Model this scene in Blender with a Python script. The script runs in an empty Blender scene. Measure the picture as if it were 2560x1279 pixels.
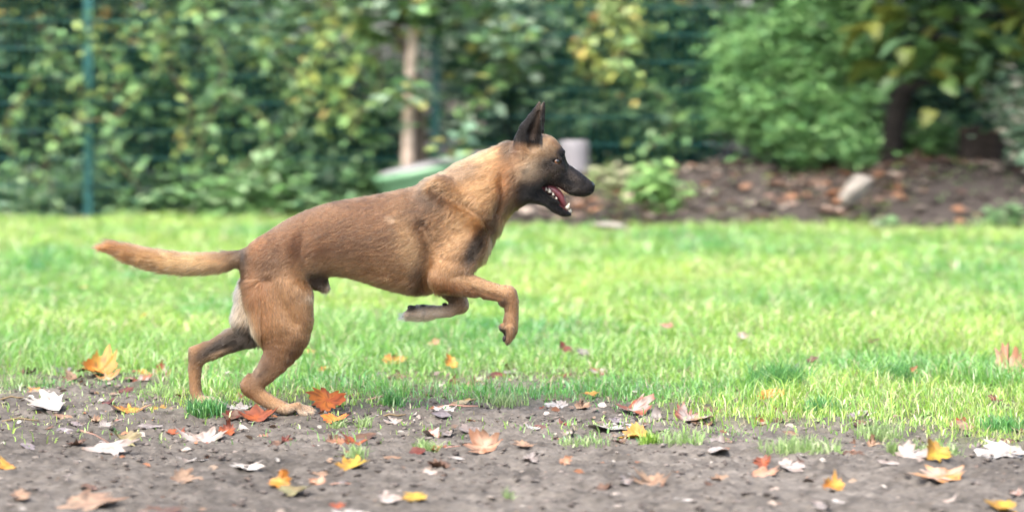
import bpy, bmesh, math, random
import numpy as np
from mathutils import Vector, Matrix, Euler

random.seed(7)
RNG = np.random.default_rng(7)
scene = bpy.context.scene
COL = scene.collection

# ------------------------------------------------------------------ camera
CAM_Y, CAM_Z, FOC = -6.0, 0.73, 6000.0        # camera place; focal length in photo pixels (2560 wide)
cam = bpy.data.cameras.new('camera')
cam_ob = bpy.data.objects.new('camera', cam)
COL.objects.link(cam_ob)
cam_ob.location = (0, CAM_Y, CAM_Z)
cam_ob.rotation_euler = (math.radians(90), 0, 0)
cam.sensor_width = 36.0
cam.lens = 36.0 * FOC / 2560.0
cam.shift_y = -(639.5 - 300.0) / 2560.0
cam.clip_start, cam.clip_end = 0.1, 400.0
cam.dof.use_dof = True
cam.dof.focus_distance = 5.93
cam.dof.aperture_fstop = 2.9
cam.dof.aperture_ratio = 0.66
scene.camera = cam_ob

# ------------------------------------------------------------------ sky and sun (bright overcast)
SUN_EL, SUN_ROT = math.radians(58), math.radians(215)
world = bpy.data.worlds.new('World')
scene.world = world
world.use_nodes = True
wn = world.node_tree.nodes
sky = wn.new('ShaderNodeTexSky')
sky.sky_type = 'NISHITA'
sky.sun_disc = False
sky.sun_elevation = SUN_EL
sky.sun_rotation = SUN_ROT
sky.air_density, sky.dust_density, sky.ozone_density = 1.0, 6.0, 0.6
wn['Background'].inputs['Strength'].default_value = 0.15
world.node_tree.links.new(sky.outputs['Color'], wn['Background'].inputs['Color'])
sun = bpy.data.lights.new('sun', 'SUN')
sun.energy, sun.angle, sun.color = 1.1, math.radians(50), (1.0, 0.98, 0.94)
sun_ob = bpy.data.objects.new('sun', sun)
COL.objects.link(sun_ob)
sdir = Vector((math.sin(SUN_ROT) * math.cos(SUN_EL), math.cos(SUN_ROT) * math.cos(SUN_EL), math.sin(SUN_EL)))
sun_ob.rotation_euler = sdir.to_track_quat('Z', 'Y').to_euler()

vs = scene.view_settings
vs.view_transform, vs.look, vs.gamma, vs.use_curve_mapping = 'Standard', 'None', 1.0, False
vs.exposure = 2.15
try:
    scene.cycles_curves.shape = 'RIBBONS'
    scene.cycles.max_bounces = 6
    scene.cycles.transparent_max_bounces = 4
    scene.cycles.use_denoising = True
except Exception:
    pass

# ------------------------------------------------------------------ helpers
def tag(o, label=None, cat=None, group=None, kind=None):
    if label: o['label'] = label
    if cat: o['category'] = cat
    if group: o['group'] = group
    if kind: o['kind'] = kind
    return o

def empty(name, loc=(0, 0, 0), rot=(0, 0, 0), parent=None):
    o = bpy.data.objects.new(name, None)
    o.empty_display_size = 0.1
    o.location, o.rotation_euler = loc, rot
    o.parent = parent
    COL.objects.link(o)
    return o

def mesh_ob(name, verts, faces, mats=(), parent=None, colors=None, smooth=False, mat_idx=None, loc=None):
    """one mesh object; faces: (n,3) or (n,4) int array, or list of tuples; colors: per-vertex linear rgb"""
    me = bpy.data.meshes.new(name)
    verts = np.asarray(verts, np.float32)
    if isinstance(faces, np.ndarray):
        k = faces.shape[1]; nf = len(faces)
        me.vertices.add(len(verts)); me.vertices.foreach_set('co', verts.ravel())
        me.loops.add(nf * k); me.loops.foreach_set('vertex_index', faces.astype(np.int32).ravel())
        me.polygons.add(nf)
        me.polygons.foreach_set('loop_start', np.arange(0, nf * k, k, dtype=np.int32))
        if mat_idx is not None: me.polygons.foreach_set('material_index', np.asarray(mat_idx, np.int32))
        me.update(calc_edges=True)
    else:
        me.from_pydata(verts.tolist(), [], faces)
        if mat_idx is not None: me.polygons.foreach_set('material_index', np.asarray(mat_idx, np.int32))
    me.validate()
    if smooth: me.polygons.foreach_set('use_smooth', np.ones(len(me.polygons), bool))
    if colors is not None:
        at = me.color_attributes.new('tint', 'FLOAT_COLOR', 'POINT')
        c = np.ones((len(verts), 4), np.float32); c[:, :3] = colors
        at.data.foreach_set('color', c.ravel())
    for m in (mats if isinstance(mats, (list, tuple)) else [mats]): me.materials.append(m)
    o = bpy.data.objects.new(name, me)
    o.parent = parent
    if loc is not None: o.location = loc
    COL.objects.link(o)
    return o

def material(name, color=(.5, .5, .5), rough=.7, spec=.3, attr=None, noise=None, bump=None, transl=0.0, metal=0.0, coat=0.0):
    """procedural material. noise=(scale, lo, hi): multiply colour; bump=(scale, strength, distance)"""
    m = bpy.data.materials.new(name); m.use_nodes = True
    nt = m.node_tree; n = nt.nodes; l = nt.links
    b = n['Principled BSDF']
    b.inputs['Roughness'].default_value = rough
    b.inputs['Specular IOR Level'].default_value = spec
    b.inputs['Metallic'].default_value = metal
    b.inputs['Coat Weight'].default_value = coat
    if attr:
        a = n.new('ShaderNodeAttribute'); a.attribute_name = attr; src = a.outputs['Color']
    else:
        a = n.new('ShaderNodeRGB'); a.outputs[0].default_value = (*color, 1); src = a.outputs[0]
    if noise:
        tc = n.new('ShaderNodeTexCoord')
        t = n.new('ShaderNodeTexNoise'); t.inputs['Scale'].default_value = noise[0]; t.inputs['Detail'].default_value = 6
        l.new(tc.outputs['Object'], t.inputs['Vector'])
        r = n.new('ShaderNodeMapRange'); r.inputs[1].default_value = .3; r.inputs[2].default_value = .7
        r.inputs[3].default_value = noise[1]; r.inputs[4].default_value = noise[2]
        l.new(t.outputs['Fac'], r.inputs[0])
        mx = n.new('ShaderNodeMix'); mx.data_type = 'RGBA'; mx.blend_type = 'MULTIPLY'; mx.inputs[0].default_value = 1
        l.new(src, mx.inputs[6]); l.new(r.outputs[0], mx.inputs[7]); src = mx.outputs[2]
    l.new(src, b.inputs['Base Color'])
    if bump:
        tc = n.new('ShaderNodeTexCoord')
        t = n.new('ShaderNodeTexNoise'); t.inputs['Scale'].default_value = bump[0]; t.inputs['Detail'].default_value = 5
        l.new(tc.outputs['Object'], t.inputs['Vector'])
        bp = n.new('ShaderNodeBump'); bp.inputs['Strength'].default_value = bump[1]; bp.inputs['Distance'].default_value = bump[2]
        l.new(t.outputs['Fac'], bp.inputs['Height']); l.new(bp.outputs[0], b.inputs['Normal'])
    if transl > 0:
        tr = n.new('ShaderNodeBsdfTranslucent'); ms = n.new('ShaderNodeMixShader'); ms.inputs[0].default_value = transl
        l.new(src, tr.inputs['Color']); l.new(b.outputs[0], ms.inputs[1]); l.new(tr.outputs[0], ms.inputs[2])
        l.new(ms.outputs[0], n['Material Output'].inputs['Surface'])
    return m

def hash2(ix, iy, seed):
    h = (ix.astype(np.int64) * 374761393 + iy.astype(np.int64) * 668265263 + seed * 1442695041) & 0x7fffffff
    h = ((h ^ (h >> 13)) * 1274126177) & 0x7fffffff
    return ((h ^ (h >> 16)) & 0xffff) / 65535.0

def vnoise(x, y, seed=0):
    ix, iy = np.floor(x), np.floor(y); fx, fy = x - ix, y - iy
    fx, fy = fx * fx * (3 - 2 * fx), fy * fy * (3 - 2 * fy)
    a, b = hash2(ix, iy, seed), hash2(ix + 1, iy, seed); c, d = hash2(ix, iy + 1, seed), hash2(ix + 1, iy + 1, seed)
    return (a * (1 - fx) + b * fx) * (1 - fy) + (c * (1 - fx) + d * fx) * fy

def fbm(x, y, scale, octv=3, seed=0):
    s, a, t = 0, 1.0, 0
    for o in range(octv):
        s = s + a * vnoise(x * scale * 2 ** o, y * scale * 2 ** o, seed + 17 * o); t += a; a *= .5
    return s / t

def sstep(a, b, x):
    t = np.clip((x - a) / (b - a), 0, 1); return t * t * (3 - 2 * t)

def at_depth(px, py, D):
    """world point seen at photo pixel (px,py) when it stands D metres from the camera"""
    return Vector(((px - 1280) / FOC * D, CAM_Y + D, CAM_Z - (py - 300) / FOC * D))

def tube(path, radii, seg=8, cap=True):
    """verts, faces of a swept tube"""
    path = [Vector(p) for p in path]; V = []; F = []
    up = Vector((0.13, 0.31, 0.94)).normalized()
    for i, p in enumerate(path):
        d = (path[min(i + 1, len(path) - 1)] - path[max(i - 1, 0)]).normalized()
        s = d.cross(up)
        if s.length < 1e-3: s = d.cross(Vector((1, 0, 0)))
        s.normalize(); t = s.cross(d)
        for k in range(seg):
            a = 2 * math.pi * k / seg
            V.append(p + (s * math.cos(a) + t * math.sin(a)) * radii[i])
    for i in range(len(path) - 1):
        for k in range(seg):
            a, b = i * seg + k, i * seg + (k + 1) % seg
            F.append((a, b, b + seg, a + seg))
    if cap:
        F.append(tuple(range(seg))[::-1]); F.append(tuple((len(path) - 1) * seg + k for k in range(seg)))
    return [tuple(v) for v in V], F

def join(parts):
    V, F = [], []
    for v, f in parts:
        o = len(V); V += list(v); F += [tuple(i + o for i in q) for q in f]
    return V, F
# ------------------------------------------------------------------ ground: one sheet with the worn path, the lawn and the planting bank
def path_edge(x):
    """world y of the far edge of the worn earth (lawn begins beyond)"""
    return 0.34 + 0.10 * np.sin(x * 2.1 + 1.0) - 0.62 * sstep(0.05, 0.75, x) + 0.10 * sstep(1.0, 1.5, x) + 0.30 * sstep(-0.85, -1.3, x)

def bank(x, y):
    foot = 9.55 + 0.35 * np.sin(x * 1.3) + 0.2 * np.sin(x * 3.1 + 1)
    return sstep(0.0, 1.6, y - foot) * (0.35 * sstep(-1.6, 0.0, x) + 0.07 * sstep(0.6, 2.2, x))

def gz_smooth(x, y):
    return bank(x, y) + 0.012 * (fbm(x, y, 2.2, 2, 3) - .5)

def lawn_mask(x, y):
    e = path_edge(x) + 1.2 * (fbm(x, y, 2.6, 3, 11) - .5) + 0.25 * (fbm(x, y, 9, 2, 5) - .5)
    m = sstep(-0.42, 1.0, y - e)
    foot = 9.55 + 0.35 * np.sin(x * 1.3) + 0.2 * np.sin(x * 3.1 + 1)
    far = 1 - sstep(-0.25, 0.15, y - np.where(x < -1.0, 11.25, foot + 0.9 * sstep(0.5, -1.2, x)) + 0.5 * (fbm(x, y, 1.5, 2, 21) - .5))
    return m * far

def gz(x, y):
    x = np.asarray(x, float); y = np.asarray(y, float)
    near = 1 - sstep(1.3, 2.2, np.abs(y))
    rough = 0.026 * (fbm(x, y, 6, 2, 31) - .5) + 0.011 * (fbm(x, y, 34, 2, 41) - .5) + 0.015 * (np.abs(fbm(x, y, 75, 2, 51) - .5) * 2 - .4)
    rough = rough * (1 - .6 * lawn_mask(x, y)) * (0.35 + 0.65 * sstep(4, 2, np.abs(y)))
    z = gz_smooth(x, y) + rough
    for fx, fy in ((-.525, -.07), (-.765, .07)):                 # soil pressed flat under the hind feet
        w = np.exp(-((x - fx) / .11) ** 2 - ((y - fy) / .09) ** 2); z = z * (1 - w) + .004 * w
    return z + 0.11 * (fbm(x, y, 4, 3, 61) - .5) * sstep(9.3, 10.2, y)

def axis(fine_lo, fine_hi, step, lo, hi, grow=1.14):
    a = list(np.arange(fine_lo, fine_hi, step)); s = step
    while a[-1] < hi: s *= grow; a.append(a[-1] + s)
    b = []; s = step; v = fine_lo
    while v > lo: s *= grow; v -= s; b.append(v)
    return np.array(b[::-1] + a)

gx = axis(-1.75, 1.75, 0.009, -70, 70)
gy1 = axis(-1.75, 1.15, 0.009, -14, 8.8, 1.05)
gy = np.concatenate([gy1, axis(gy1[-1] + .06, 13.0, 0.07, gy1[-1] + .05, 150)])
GX, GY = np.meshgrid(gx, gy)
GZ = gz(GX, GY)
nx, ny = len(gx), len(gy)
gv = np.stack([GX, GY, GZ], -1).reshape(-1, 3)
ii = (np.arange(ny - 1)[:, None] * nx + np.arange(nx - 1)[None]).ravel()
gf = np.stack([ii, ii + 1, ii + nx + 1, ii + nx], 1)
X, Y = gv[:, 0], gv[:, 1]
lm = lawn_mask(X, Y)[:, None]
n1 = fbm(X, Y, 14, 3, 71)[:, None]; n2 = fbm(X, Y, 60, 2, 81)[:, None]; n3 = fbm(X, Y, 2.0, 2, 91)[:, None]
n4 = fbm(X, Y * .6, 30, 3, 83)[:, None]
dirt = np.array([.076, .069, .061]) * (0.35 + .6 * n1 + .9 * (n2 - .3) + .7 * (n4 - .3)) * (0.7 + .6 * n3)
under = np.array([.07, .085, .035]) * (.6 + .8 * n1)
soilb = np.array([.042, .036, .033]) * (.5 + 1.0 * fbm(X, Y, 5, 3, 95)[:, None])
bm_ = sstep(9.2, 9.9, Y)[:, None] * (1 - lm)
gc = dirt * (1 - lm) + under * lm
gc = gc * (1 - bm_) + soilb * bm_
M_ground = material('soil', attr='tint', rough=.95, spec=.15, noise=(90, .8, 1.2), bump=(220, .5, .004))
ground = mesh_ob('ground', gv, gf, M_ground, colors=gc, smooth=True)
tag(ground, 'bare grey brown earth path with lawn soil and a raised planting bank behind', kind='structure')

# clods and grit on the path
def ico():
    bm = bmesh.new(); bmesh.ops.create_icosphere(bm, subdivisions=1, radius=1)
    v = np.array([q.co[:] for q in bm.verts]); f = np.array([[w.index for w in q.verts] for q in bm.faces]); bm.free(); return v, f
def scatter(name, n, xr, yr, size, keep, pal, mat, flat=.6, label=None, sink=.2):
    bv, bf = ico()
    x = RNG.uniform(*xr, n); y = RNG.uniform(*yr, n); k = keep(x, y) > RNG.random(n); x, y = x[k], y[k]; n = len(x)
    s = size[0] * (size[1] / size[0]) ** (RNG.random(n) ** 2.2)
    sc = np.stack([s * RNG.uniform(.7, 1.4, n), s * RNG.uniform(.7, 1.4, n), s * RNG.uniform(.5, 1, n) * flat], 1)
    v = bv[None] * (1 + .35 * RNG.standard_normal((n, len(bv), 1)).clip(-1, 1)) * sc[:, None]
    a = RNG.uniform(0, 6.28, n); ca, sa = np.cos(a)[:, None], np.sin(a)[:, None]
    vx = v[..., 0] * ca - v[..., 1] * sa; vy = v[..., 0] * sa + v[..., 1] * ca
    v = np.stack([vx + x[:, None], vy + y[:, None], v[..., 2] + (gz(x, y) + sc[:, 2] * (.5 - sink))[:, None]], -1)
    f = bf[None] + (np.arange(n) * len(bv))[:, None, None]
    pal = np.array(pal); c = pal[RNG.integers(0, len(pal), n)] * RNG.uniform(.7, 1.25, (n, 1))
    o = mesh_ob(name, v.reshape(-1, 3), f.reshape(-1, 3), mat, colors=np.repeat(c, len(bv), 0), smooth=True)
    return tag(o, label, kind='stuff')
M_clod = material('clod', attr='tint', rough=.95, spec=.1)
scatter('dirt', 16000, (-1.6, 1.6), (-1.75, .75), (.002, .009), lambda x, y: (1 - lawn_mask(x, y)) * (.3 + .7 * sstep(.40, .6, fbm(x, y, 5, 3, 7))),
        [(.10, .088, .08), (.085, .073, .066), (.065, .056, .051), (.14, .125, .112), (.04, .035, .032), (.11, .096, .088)], M_clod, label='crumbly grey brown clods of earth on the path')
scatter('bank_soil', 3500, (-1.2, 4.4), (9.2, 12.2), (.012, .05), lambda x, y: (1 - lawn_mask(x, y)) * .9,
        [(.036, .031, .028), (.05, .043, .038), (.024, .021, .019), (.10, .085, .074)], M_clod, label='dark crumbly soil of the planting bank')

# ------------------------------------------------------------------ grass
def blades(x, y, L, w, lean, pal, zf=gz, kink=.5):
    """curved three-triangle grass blades rooted at x,y -> verts, faces, colours"""
    n = len(x); z = zf(x, y)
    a = RNG.uniform(0, 6.283, n); d = np.stack([np.cos(a), np.sin(a)], 1)
    fa = RNG.uniform(0, 6.283, n); s = np.stack([np.cos(fa), np.sin(fa)], 1) * (w / 2)[:, None]
    b = lean * L; hh = np.sqrt(np.maximum(L * L - b * b, (.25 * L) ** 2))
    P0 = np.stack([x, y, z - .004], 1)
    P1 = np.stack([x + d[:, 0] * b * .28, y + d[:, 1] * b * .28, z + hh * .55], 1)
    P2 = np.stack([x + d[:, 0] * b, y + d[:, 1] * b, z + hh * (1 - .35 * lean)], 1)
    S = np.concatenate([s, np.zeros((n, 1))], 1)
    V = np.stack([P0 - S, P0 + S, P1 + S * .85, P1 - S * .85, P2], 1)
    o = (np.arange(n) * 5)[:, None]
    F = np.concatenate([o + np.array([0, 1, 2]), o + np.array([0, 2, 3]), o + np.array([3, 2, 4])], 1).reshape(-1, 3)
    pal = np.array(pal); c = pal[RNG.integers(0, len(pal), n)] * RNG.uniform(.75, 1.25, (n, 1))
    return V.reshape(-1, 3), F, c

M_grass = material('grass', attr='tint', rough=.30, spec=.6, transl=.42)
G_PAL = [(.20, .37, .06), (.24, .40, .065), (.16, .34, .06), (.28, .41, .09), (.20, .39, .11), (.38, .46, .22)]
GV, GF, GC = [], [], []; off = 0
for (y0, y1, half, dens, L0, L1, W) in [(-.9, 2.0, 2.7, 17000, .03, .088, .0031), (2.0, 5.0, 3.6, 7500, .04, .085, .0048), (5.0, 12.0, 6.2, 2300, .05, .10, .009)]:
    n = int((y1 - y0) * 2 * half * dens)
    x = RNG.uniform(-half, half, n); y = RNG.uniform(y0, y1, n)
    vis = (RNG.random(n) < np.clip(1.2 - (np.abs(x) - (y + 6) * .2134 - .15) / 1.2, .25, 1)) & (np.abs(x) < (y + 6) * .2134 + 1.5)
    m = lawn_mask(x, y); clump = .5 * fbm(x, y, 7, 2, 101) + .5 * sstep(.25, .75, vnoise(x * 21, y * 21, 103))
    k = vis & (RNG.random(n) < (.03 * (1 + 1.6 * sstep(-.1, .5, x)) * (y > -.6) * fbm(x, y, 3, 2, 107) ** 2 * 4 + m ** 1.1 * (.05 + 1.3 * clump)) ) ; x, y = x[k], y[k]; n = len(x)
    big = fbm(x, y, 1.6, 2, 111); m = m[k]
    L = RNG.uniform(L0, L1, n) * (.35 + 1.3 * big) * (.35 + .65 * m) * (.3 + 1.45 * clump[k]); w = W * RNG.uniform(.6, 1.3, n)
    v, f, c = blades(x, y, L, w, RNG.uniform(.35, .99, n), G_PAL)
    tone = fbm(x, y, .9, 3, 121)[:, None]
    c = c * (1 + (tone - .5) * np.array([1.1, .5, .3])) 
    lush = sstep(.62, .75, fbm(x, y, 1.8, 2, 131))[:, None]; c = c * (1 - lush) + c * np.array([.62, .85, .9]) * lush
    dry = (RNG.random(n) < .07)[:, None]; c = np.where(dry, np.array([.36, .32, .20]), c)
    GV.append(v); GF.append(f + off); GC.append(np.repeat(c, 5, 0)); off += len(v)
lawn = mesh_ob('grass', np.concatenate(GV), np.concatenate(GF), M_grass, colors=np.concatenate(GC))
tag(lawn, 'bright green lawn grass beyond the worn earth path', kind='stuff')
print('grass blades', off // 5)
# ------------------------------------------------------------------ fence: green double-wire mesh panels between posts
YF = 11.5                                               # fence line; 17.5 m from the camera
M_fence = material('green_powder_coat', (.012, .085, .081), rough=.45, spec=.4, noise=(30, .8, 1.2))
fence = empty('wire_fence', (0, YF, 0))
tag(fence, 'dark green welded wire mesh fence with square posts behind the lawn', 'fence')
POSTS = [-8.11, -5.60, -3.09, -0.56, 1.94, 4.44]
def bx(x0, x1, y0, y1, z0, z1):
    v = [(x, y, z) for z in (z0, z1) for y in (y0, y1) for x in (x0, x1)]
    return v, [(0, 2, 3, 1), (4, 5, 7, 6), (0, 1, 5, 4), (2, 6, 7, 3), (0, 4, 6, 2), (1, 3, 7, 5)]
pm = None
for px_ in POSTS:
    base = float(gz_smooth(px_, YF)) - .05
    v, f = join([bx(-.03, .03, -.024, .024, 0, 2.12), bx(-.033, .033, -.027, .027, 2.122, 2.14)] + [bx(-.02, .02, -.042, -.0255, h, h + .03) for h in (.3, .9, 1.5, 2.0)])
    if pm is None: o = mesh_ob('post', v, f, M_fence, parent=fence, loc=(px_, 0, base)); pm = o.data
    else:
        o = bpy.data.objects.new('post', pm); o.parent = fence; o.location = (px_, 0, base); COL.objects.link(o)
rail = None
for i in range(len(POSTS) - 1):
    xa, xb = POSTS[i] + .031, POSTS[i + 1] - .031; w = xb - xa
    step = .10 if i >= 3 else 0.0
    zb = step + .05
    for k in range(10):
        z = zb + .2 * k
        if rail is None:
            v, f = join([tube([(-1.22, yy, 0), (1.22, yy, 0)], [.004, .004], 6) for yy in (-.007, .007)])
            o = mesh_ob('rail', v, f, M_fence, parent=fence, loc=((xa + xb) / 2, 0, z)); rail = o.data
        else:
            o = bpy.data.objects.new('rail', rail); o.parent = fence; o.location = ((xa + xb) / 2, 0, z); COL.objects.link(o)
    n = int(w / .05)
    v, f = join([tube([(xa + .025 + .05 * q, 0, zb - .02), (xa + .025 + .05 * q, 0, zb + 1.84)], [.003, .003], 4, cap=False) for q in range(n)])
    tag(mesh_ob('vertical_wires', v, f, M_fence, parent=fence), kind='stuff')

# ------------------------------------------------------------------ foliage
M_leaf = material('leaf', attr='tint', rough=.45, spec=.22, transl=.22)
M_bark = material('bark', (.10, .08, .06), rough=.9, noise=(14, .6, 1.3), bump=(40, .8, .02))
M_pale = material('pale_bark', (.52, .41, .33), rough=.85, noise=(12, .65, 1.2), bump=(40, .5, .01))
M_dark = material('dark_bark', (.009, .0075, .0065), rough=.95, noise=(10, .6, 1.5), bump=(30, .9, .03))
M_stem = material('stem', (.12, .09, .05), rough=.9)
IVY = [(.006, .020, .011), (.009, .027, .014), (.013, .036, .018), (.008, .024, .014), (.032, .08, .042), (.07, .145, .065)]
MID = [(.07, .15, .055), (.10, .20, .075), (.14, .25, .11), (.085, .17, .08), (.19, .29, .15)]
GREYG = [(.15, .24, .16), (.19, .28, .19), (.24, .32, .23), (.11, .20, .13), (.08, .16, .08)]
YELG = [(.22, .30, .08), (.30, .34, .09), (.17, .26, .08), (.38, .33, .10), (.26, .34, .15), (.12, .20, .07)]
FEATH = [(.12, .26, .085), (.15, .31, .10), (.07, .18, .065), (.21, .37, .15), (.12, .26, .11)]
BIG = [(.10, .17, .04), (.15, .20, .04), (.08, .15, .06), (.20, .23, .05)]

def leaf_mesh(C, size, pal, droop=.35, aspect=.62, up=.7, tone=None):
    """six-point folded leaves at points C (n,3)"""
    n = len(C); size = np.broadcast_to(size, n)
    a = RNG.uniform(0, 6.283, n)
    d = np.stack([np.cos(a), np.sin(a), RNG.normal(-droop, .35, n)], 1); d /= np.linalg.norm(d, axis=1)[:, None]
    u = np.stack([RNG.normal(0, .5, n), RNG.normal(-.25, .5, n), np.full(n, up)], 1)
    s = np.cross(d, u); s /= np.linalg.norm(s, axis=1)[:, None] + 1e-6; nn = np.cross(s, d)
    L = size[:, None]; W = L * aspect * .5
    P = [C, C + d * L * .35 + s * W + nn * L * .08, C + d * L * .72 + s * W * .75 + nn * L * .03, C + d * L - nn * L * .12,
         C + d * L * .72 - s * W * .75 + nn * L * .03, C + d * L * .35 - s * W + nn * L * .08]
    V = np.stack(P, 1).reshape(-1, 3); o = (np.arange(n) * 6)[:, None]
    F = np.concatenate([o + np.array([0, 1, 2, 3]), o + np.array([0, 3, 4, 5])], 1).reshape(-1, 4)
    pal = np.array(pal); c = pal[RNG.integers(0, len(pal), n)] * RNG.uniform(.7, 1.35, (n, 1))
    if tone is not None: c = c * tone[:, None]
    return V, F, np.repeat(c, 6, 0)

def cloud(boxes, n, clumps=40, cr=.22):
    """leaf anchor points gathered into clumps inside ellipsoids (cx,cy,cz,rx,ry,rz)"""
    out = []
    tot = sum(b[3] * b[4] * b[5] for b in boxes)
    for b in boxes:
        m = max(1, int(n * b[3] * b[4] * b[5] / tot)); k = max(3, int(clumps * b[3] * b[4] * b[5] / tot))
        q = RNG.standard_normal((k, 3)); q /= np.linalg.norm(q, axis=1)[:, None]; q *= (RNG.random((k, 1)) ** .28)
        c = np.array(b[:3]) + q * np.array(b[3:])
        j = RNG.integers(0, k, m); e = RNG.standard_normal((m, 3)) * cr * np.array([1, .8, .75])
        out.append(c[j] + e)
    p = np.concatenate(out); g = gz_smooth(p[:, 0], p[:, 1]); return p[p[:, 2] > g + .01]

def stems(base, tips, r0, mat, parent, name='stem', wob=.08):
    parts = []
    for t in tips:
        b = Vector(base); t = Vector(t); pth = []; m = 7
        ph = RNG.uniform(0, 6.28)
        for i in range(m):
            s = i / (m - 1); p = b.lerp(t, s); w = wob * math.sin(s * math.pi)
            pth.append(p + Vector((math.cos(ph + 3 * s) * w, math.sin(ph + 2 * s) * w, 0)))
        parts.append(tube(pth, [r0 * (1 - .75 * i / (m - 1)) for i in range(m)], 7))
    v, f = join(parts)
    return mesh_ob(name, v, f, mat, parent=parent, smooth=True)

def plant(name, label, cat, base, boxes, n, size, pal, clumps=60, cr=.2, group=None, tips=None, stem_r=.03, bark=None, **kw):
    root = empty(name, base); tag(root, label, cat, group)
    C = cloud(boxes, n, clumps, cr) - np.array(base)
    sz = RNG.uniform(size[0], size[1], len(C))
    V, F, c = leaf_mesh(C, sz, pal, **kw)
    mesh_ob('crown', V, F, M_leaf, parent=root, colors=c)
    if tips is None:
        tips = [(b[0] - base[0] + RNG.uniform(-.3, .3) * b[3], b[1] - base[1], b[2] - base[2] + .4 * b[5]) for b in boxes for _ in range(3)]
    stems((0, 0, -.05), tips, stem_r, bark or M_bark, root)
    return root

def gp(px, D):                                          # ground point below a photo column
    x = (px - 1280) / FOC * D; y = CAM_Y + D
    return (x, y, float(gz_smooth(x, y)))
def el(px, py, D, rx, rz, ry):                          # ellipsoid from its place in the view
    p = at_depth(px, py, D); return (p.x, p.y, p.z, rx * D / FOC, ry, rz * D / FOC)

# far dense wood closing the view
wb = []
for k in range(26):
    wb.append((RNG.uniform(-9, 9), RNG.uniform(15.0, 17.5), RNG.uniform(.2, 4.6), RNG.uniform(1.0, 1.8), 1.0, RNG.uniform(.8, 1.4)))
Cw = cloud(wb, 42000, 420, .34)
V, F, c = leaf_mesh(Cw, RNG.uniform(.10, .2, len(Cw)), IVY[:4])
tag(mesh_ob('woodland', V, F, M_leaf, colors=c), 'dark far woodland of dense leaves closing the view', kind='stuff')

# hedge and shrubs behind the fence, from left to right
HG = 'shrubs growing behind the wire fence'
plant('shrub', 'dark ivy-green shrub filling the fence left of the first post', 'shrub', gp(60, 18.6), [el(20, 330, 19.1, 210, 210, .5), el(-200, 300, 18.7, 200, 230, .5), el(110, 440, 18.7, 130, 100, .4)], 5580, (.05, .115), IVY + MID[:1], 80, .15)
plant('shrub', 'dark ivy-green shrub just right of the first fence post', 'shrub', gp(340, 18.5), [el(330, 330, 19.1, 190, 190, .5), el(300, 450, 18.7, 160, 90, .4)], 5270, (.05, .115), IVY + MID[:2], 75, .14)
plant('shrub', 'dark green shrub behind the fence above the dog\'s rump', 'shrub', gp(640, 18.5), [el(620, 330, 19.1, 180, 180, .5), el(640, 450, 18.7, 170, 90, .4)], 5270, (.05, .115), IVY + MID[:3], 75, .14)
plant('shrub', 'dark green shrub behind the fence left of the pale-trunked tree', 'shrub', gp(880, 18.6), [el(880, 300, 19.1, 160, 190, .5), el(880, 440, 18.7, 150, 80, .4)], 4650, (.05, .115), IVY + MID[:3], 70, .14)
plant('tree', 'yellow-leaved autumn tree at the top left corner behind the fence', 'tree', gp(120, 20.0), [el(90, 70, 19.6, 190, 110, .6), el(-120, 40, 19.6, 150, 140, .6), el(300, 30, 19.5, 150, 110, .6), el(120, -230, 20, 330, 240, .9)], 5200, (.07, .12), YELG[:4] + [(.30, .19, .05)] + MID + IVY, 70, .2, stem_r=.05)
plant('tree', 'light green leafy tree above the fence between the first and second post', 'tree', gp(560, 20.0), [el(560, 60, 19.4, 210, 120, .6), el(780, 50, 19.4, 150, 120, .5), el(600, -230, 20, 380, 240, .9)], 7500, (.07, .12), MID + YELG[:3] + GREYG[:2], 90, .2, stem_r=.05)
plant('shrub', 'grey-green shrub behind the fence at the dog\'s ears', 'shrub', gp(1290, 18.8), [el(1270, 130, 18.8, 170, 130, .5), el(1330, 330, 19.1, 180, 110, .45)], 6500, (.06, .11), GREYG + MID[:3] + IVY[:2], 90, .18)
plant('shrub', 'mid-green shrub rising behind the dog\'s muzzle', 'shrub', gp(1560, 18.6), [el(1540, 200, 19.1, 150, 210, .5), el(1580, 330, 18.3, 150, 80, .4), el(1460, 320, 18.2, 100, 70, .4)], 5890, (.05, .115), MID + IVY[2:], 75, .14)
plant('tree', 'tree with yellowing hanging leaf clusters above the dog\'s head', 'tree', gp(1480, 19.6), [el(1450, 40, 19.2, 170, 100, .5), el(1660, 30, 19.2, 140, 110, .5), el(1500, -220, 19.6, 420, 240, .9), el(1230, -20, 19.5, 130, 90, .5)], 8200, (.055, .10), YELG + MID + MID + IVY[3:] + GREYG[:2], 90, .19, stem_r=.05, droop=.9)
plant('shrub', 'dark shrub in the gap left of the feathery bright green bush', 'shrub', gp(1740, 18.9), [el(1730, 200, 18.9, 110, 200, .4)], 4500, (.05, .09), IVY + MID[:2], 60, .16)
# low ivy and nettles along the fence foot
for (pa, D, nn, lab, pl) in ((-60, 17.0, 1500, 'low leafy plants at the fence foot in the left corner', MID), (150, 16.95, 1500, 'low leafy plants growing round the foot of the first fence post', MID + GREYG[:2]), (420, 17.0, 1500, 'low leafy plants at the fence foot above the dog\'s tail', MID + IVY),
                             (640, 17.0, 1700, 'bright low leafy plants at the fence foot above the dog\'s rump', MID + FEATH[:2]), (860, 17.0, 1500, 'low leafy plants at the fence foot left of the green plastic tub', MID + IVY[1:])):
    D = D + (.75 if pa < 300 else .2)
    plant('ground_plant', lab, 'plant', gp(pa, D), [el(pa - 40, 500, D, 90, 30, .15), el(pa + 50, 470, D + .2, 80, 45, .2)], int(nn * .55), (.05, .10), pl, 26, .085, stem_r=.008, bark=M_stem, up=1.0)

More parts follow.
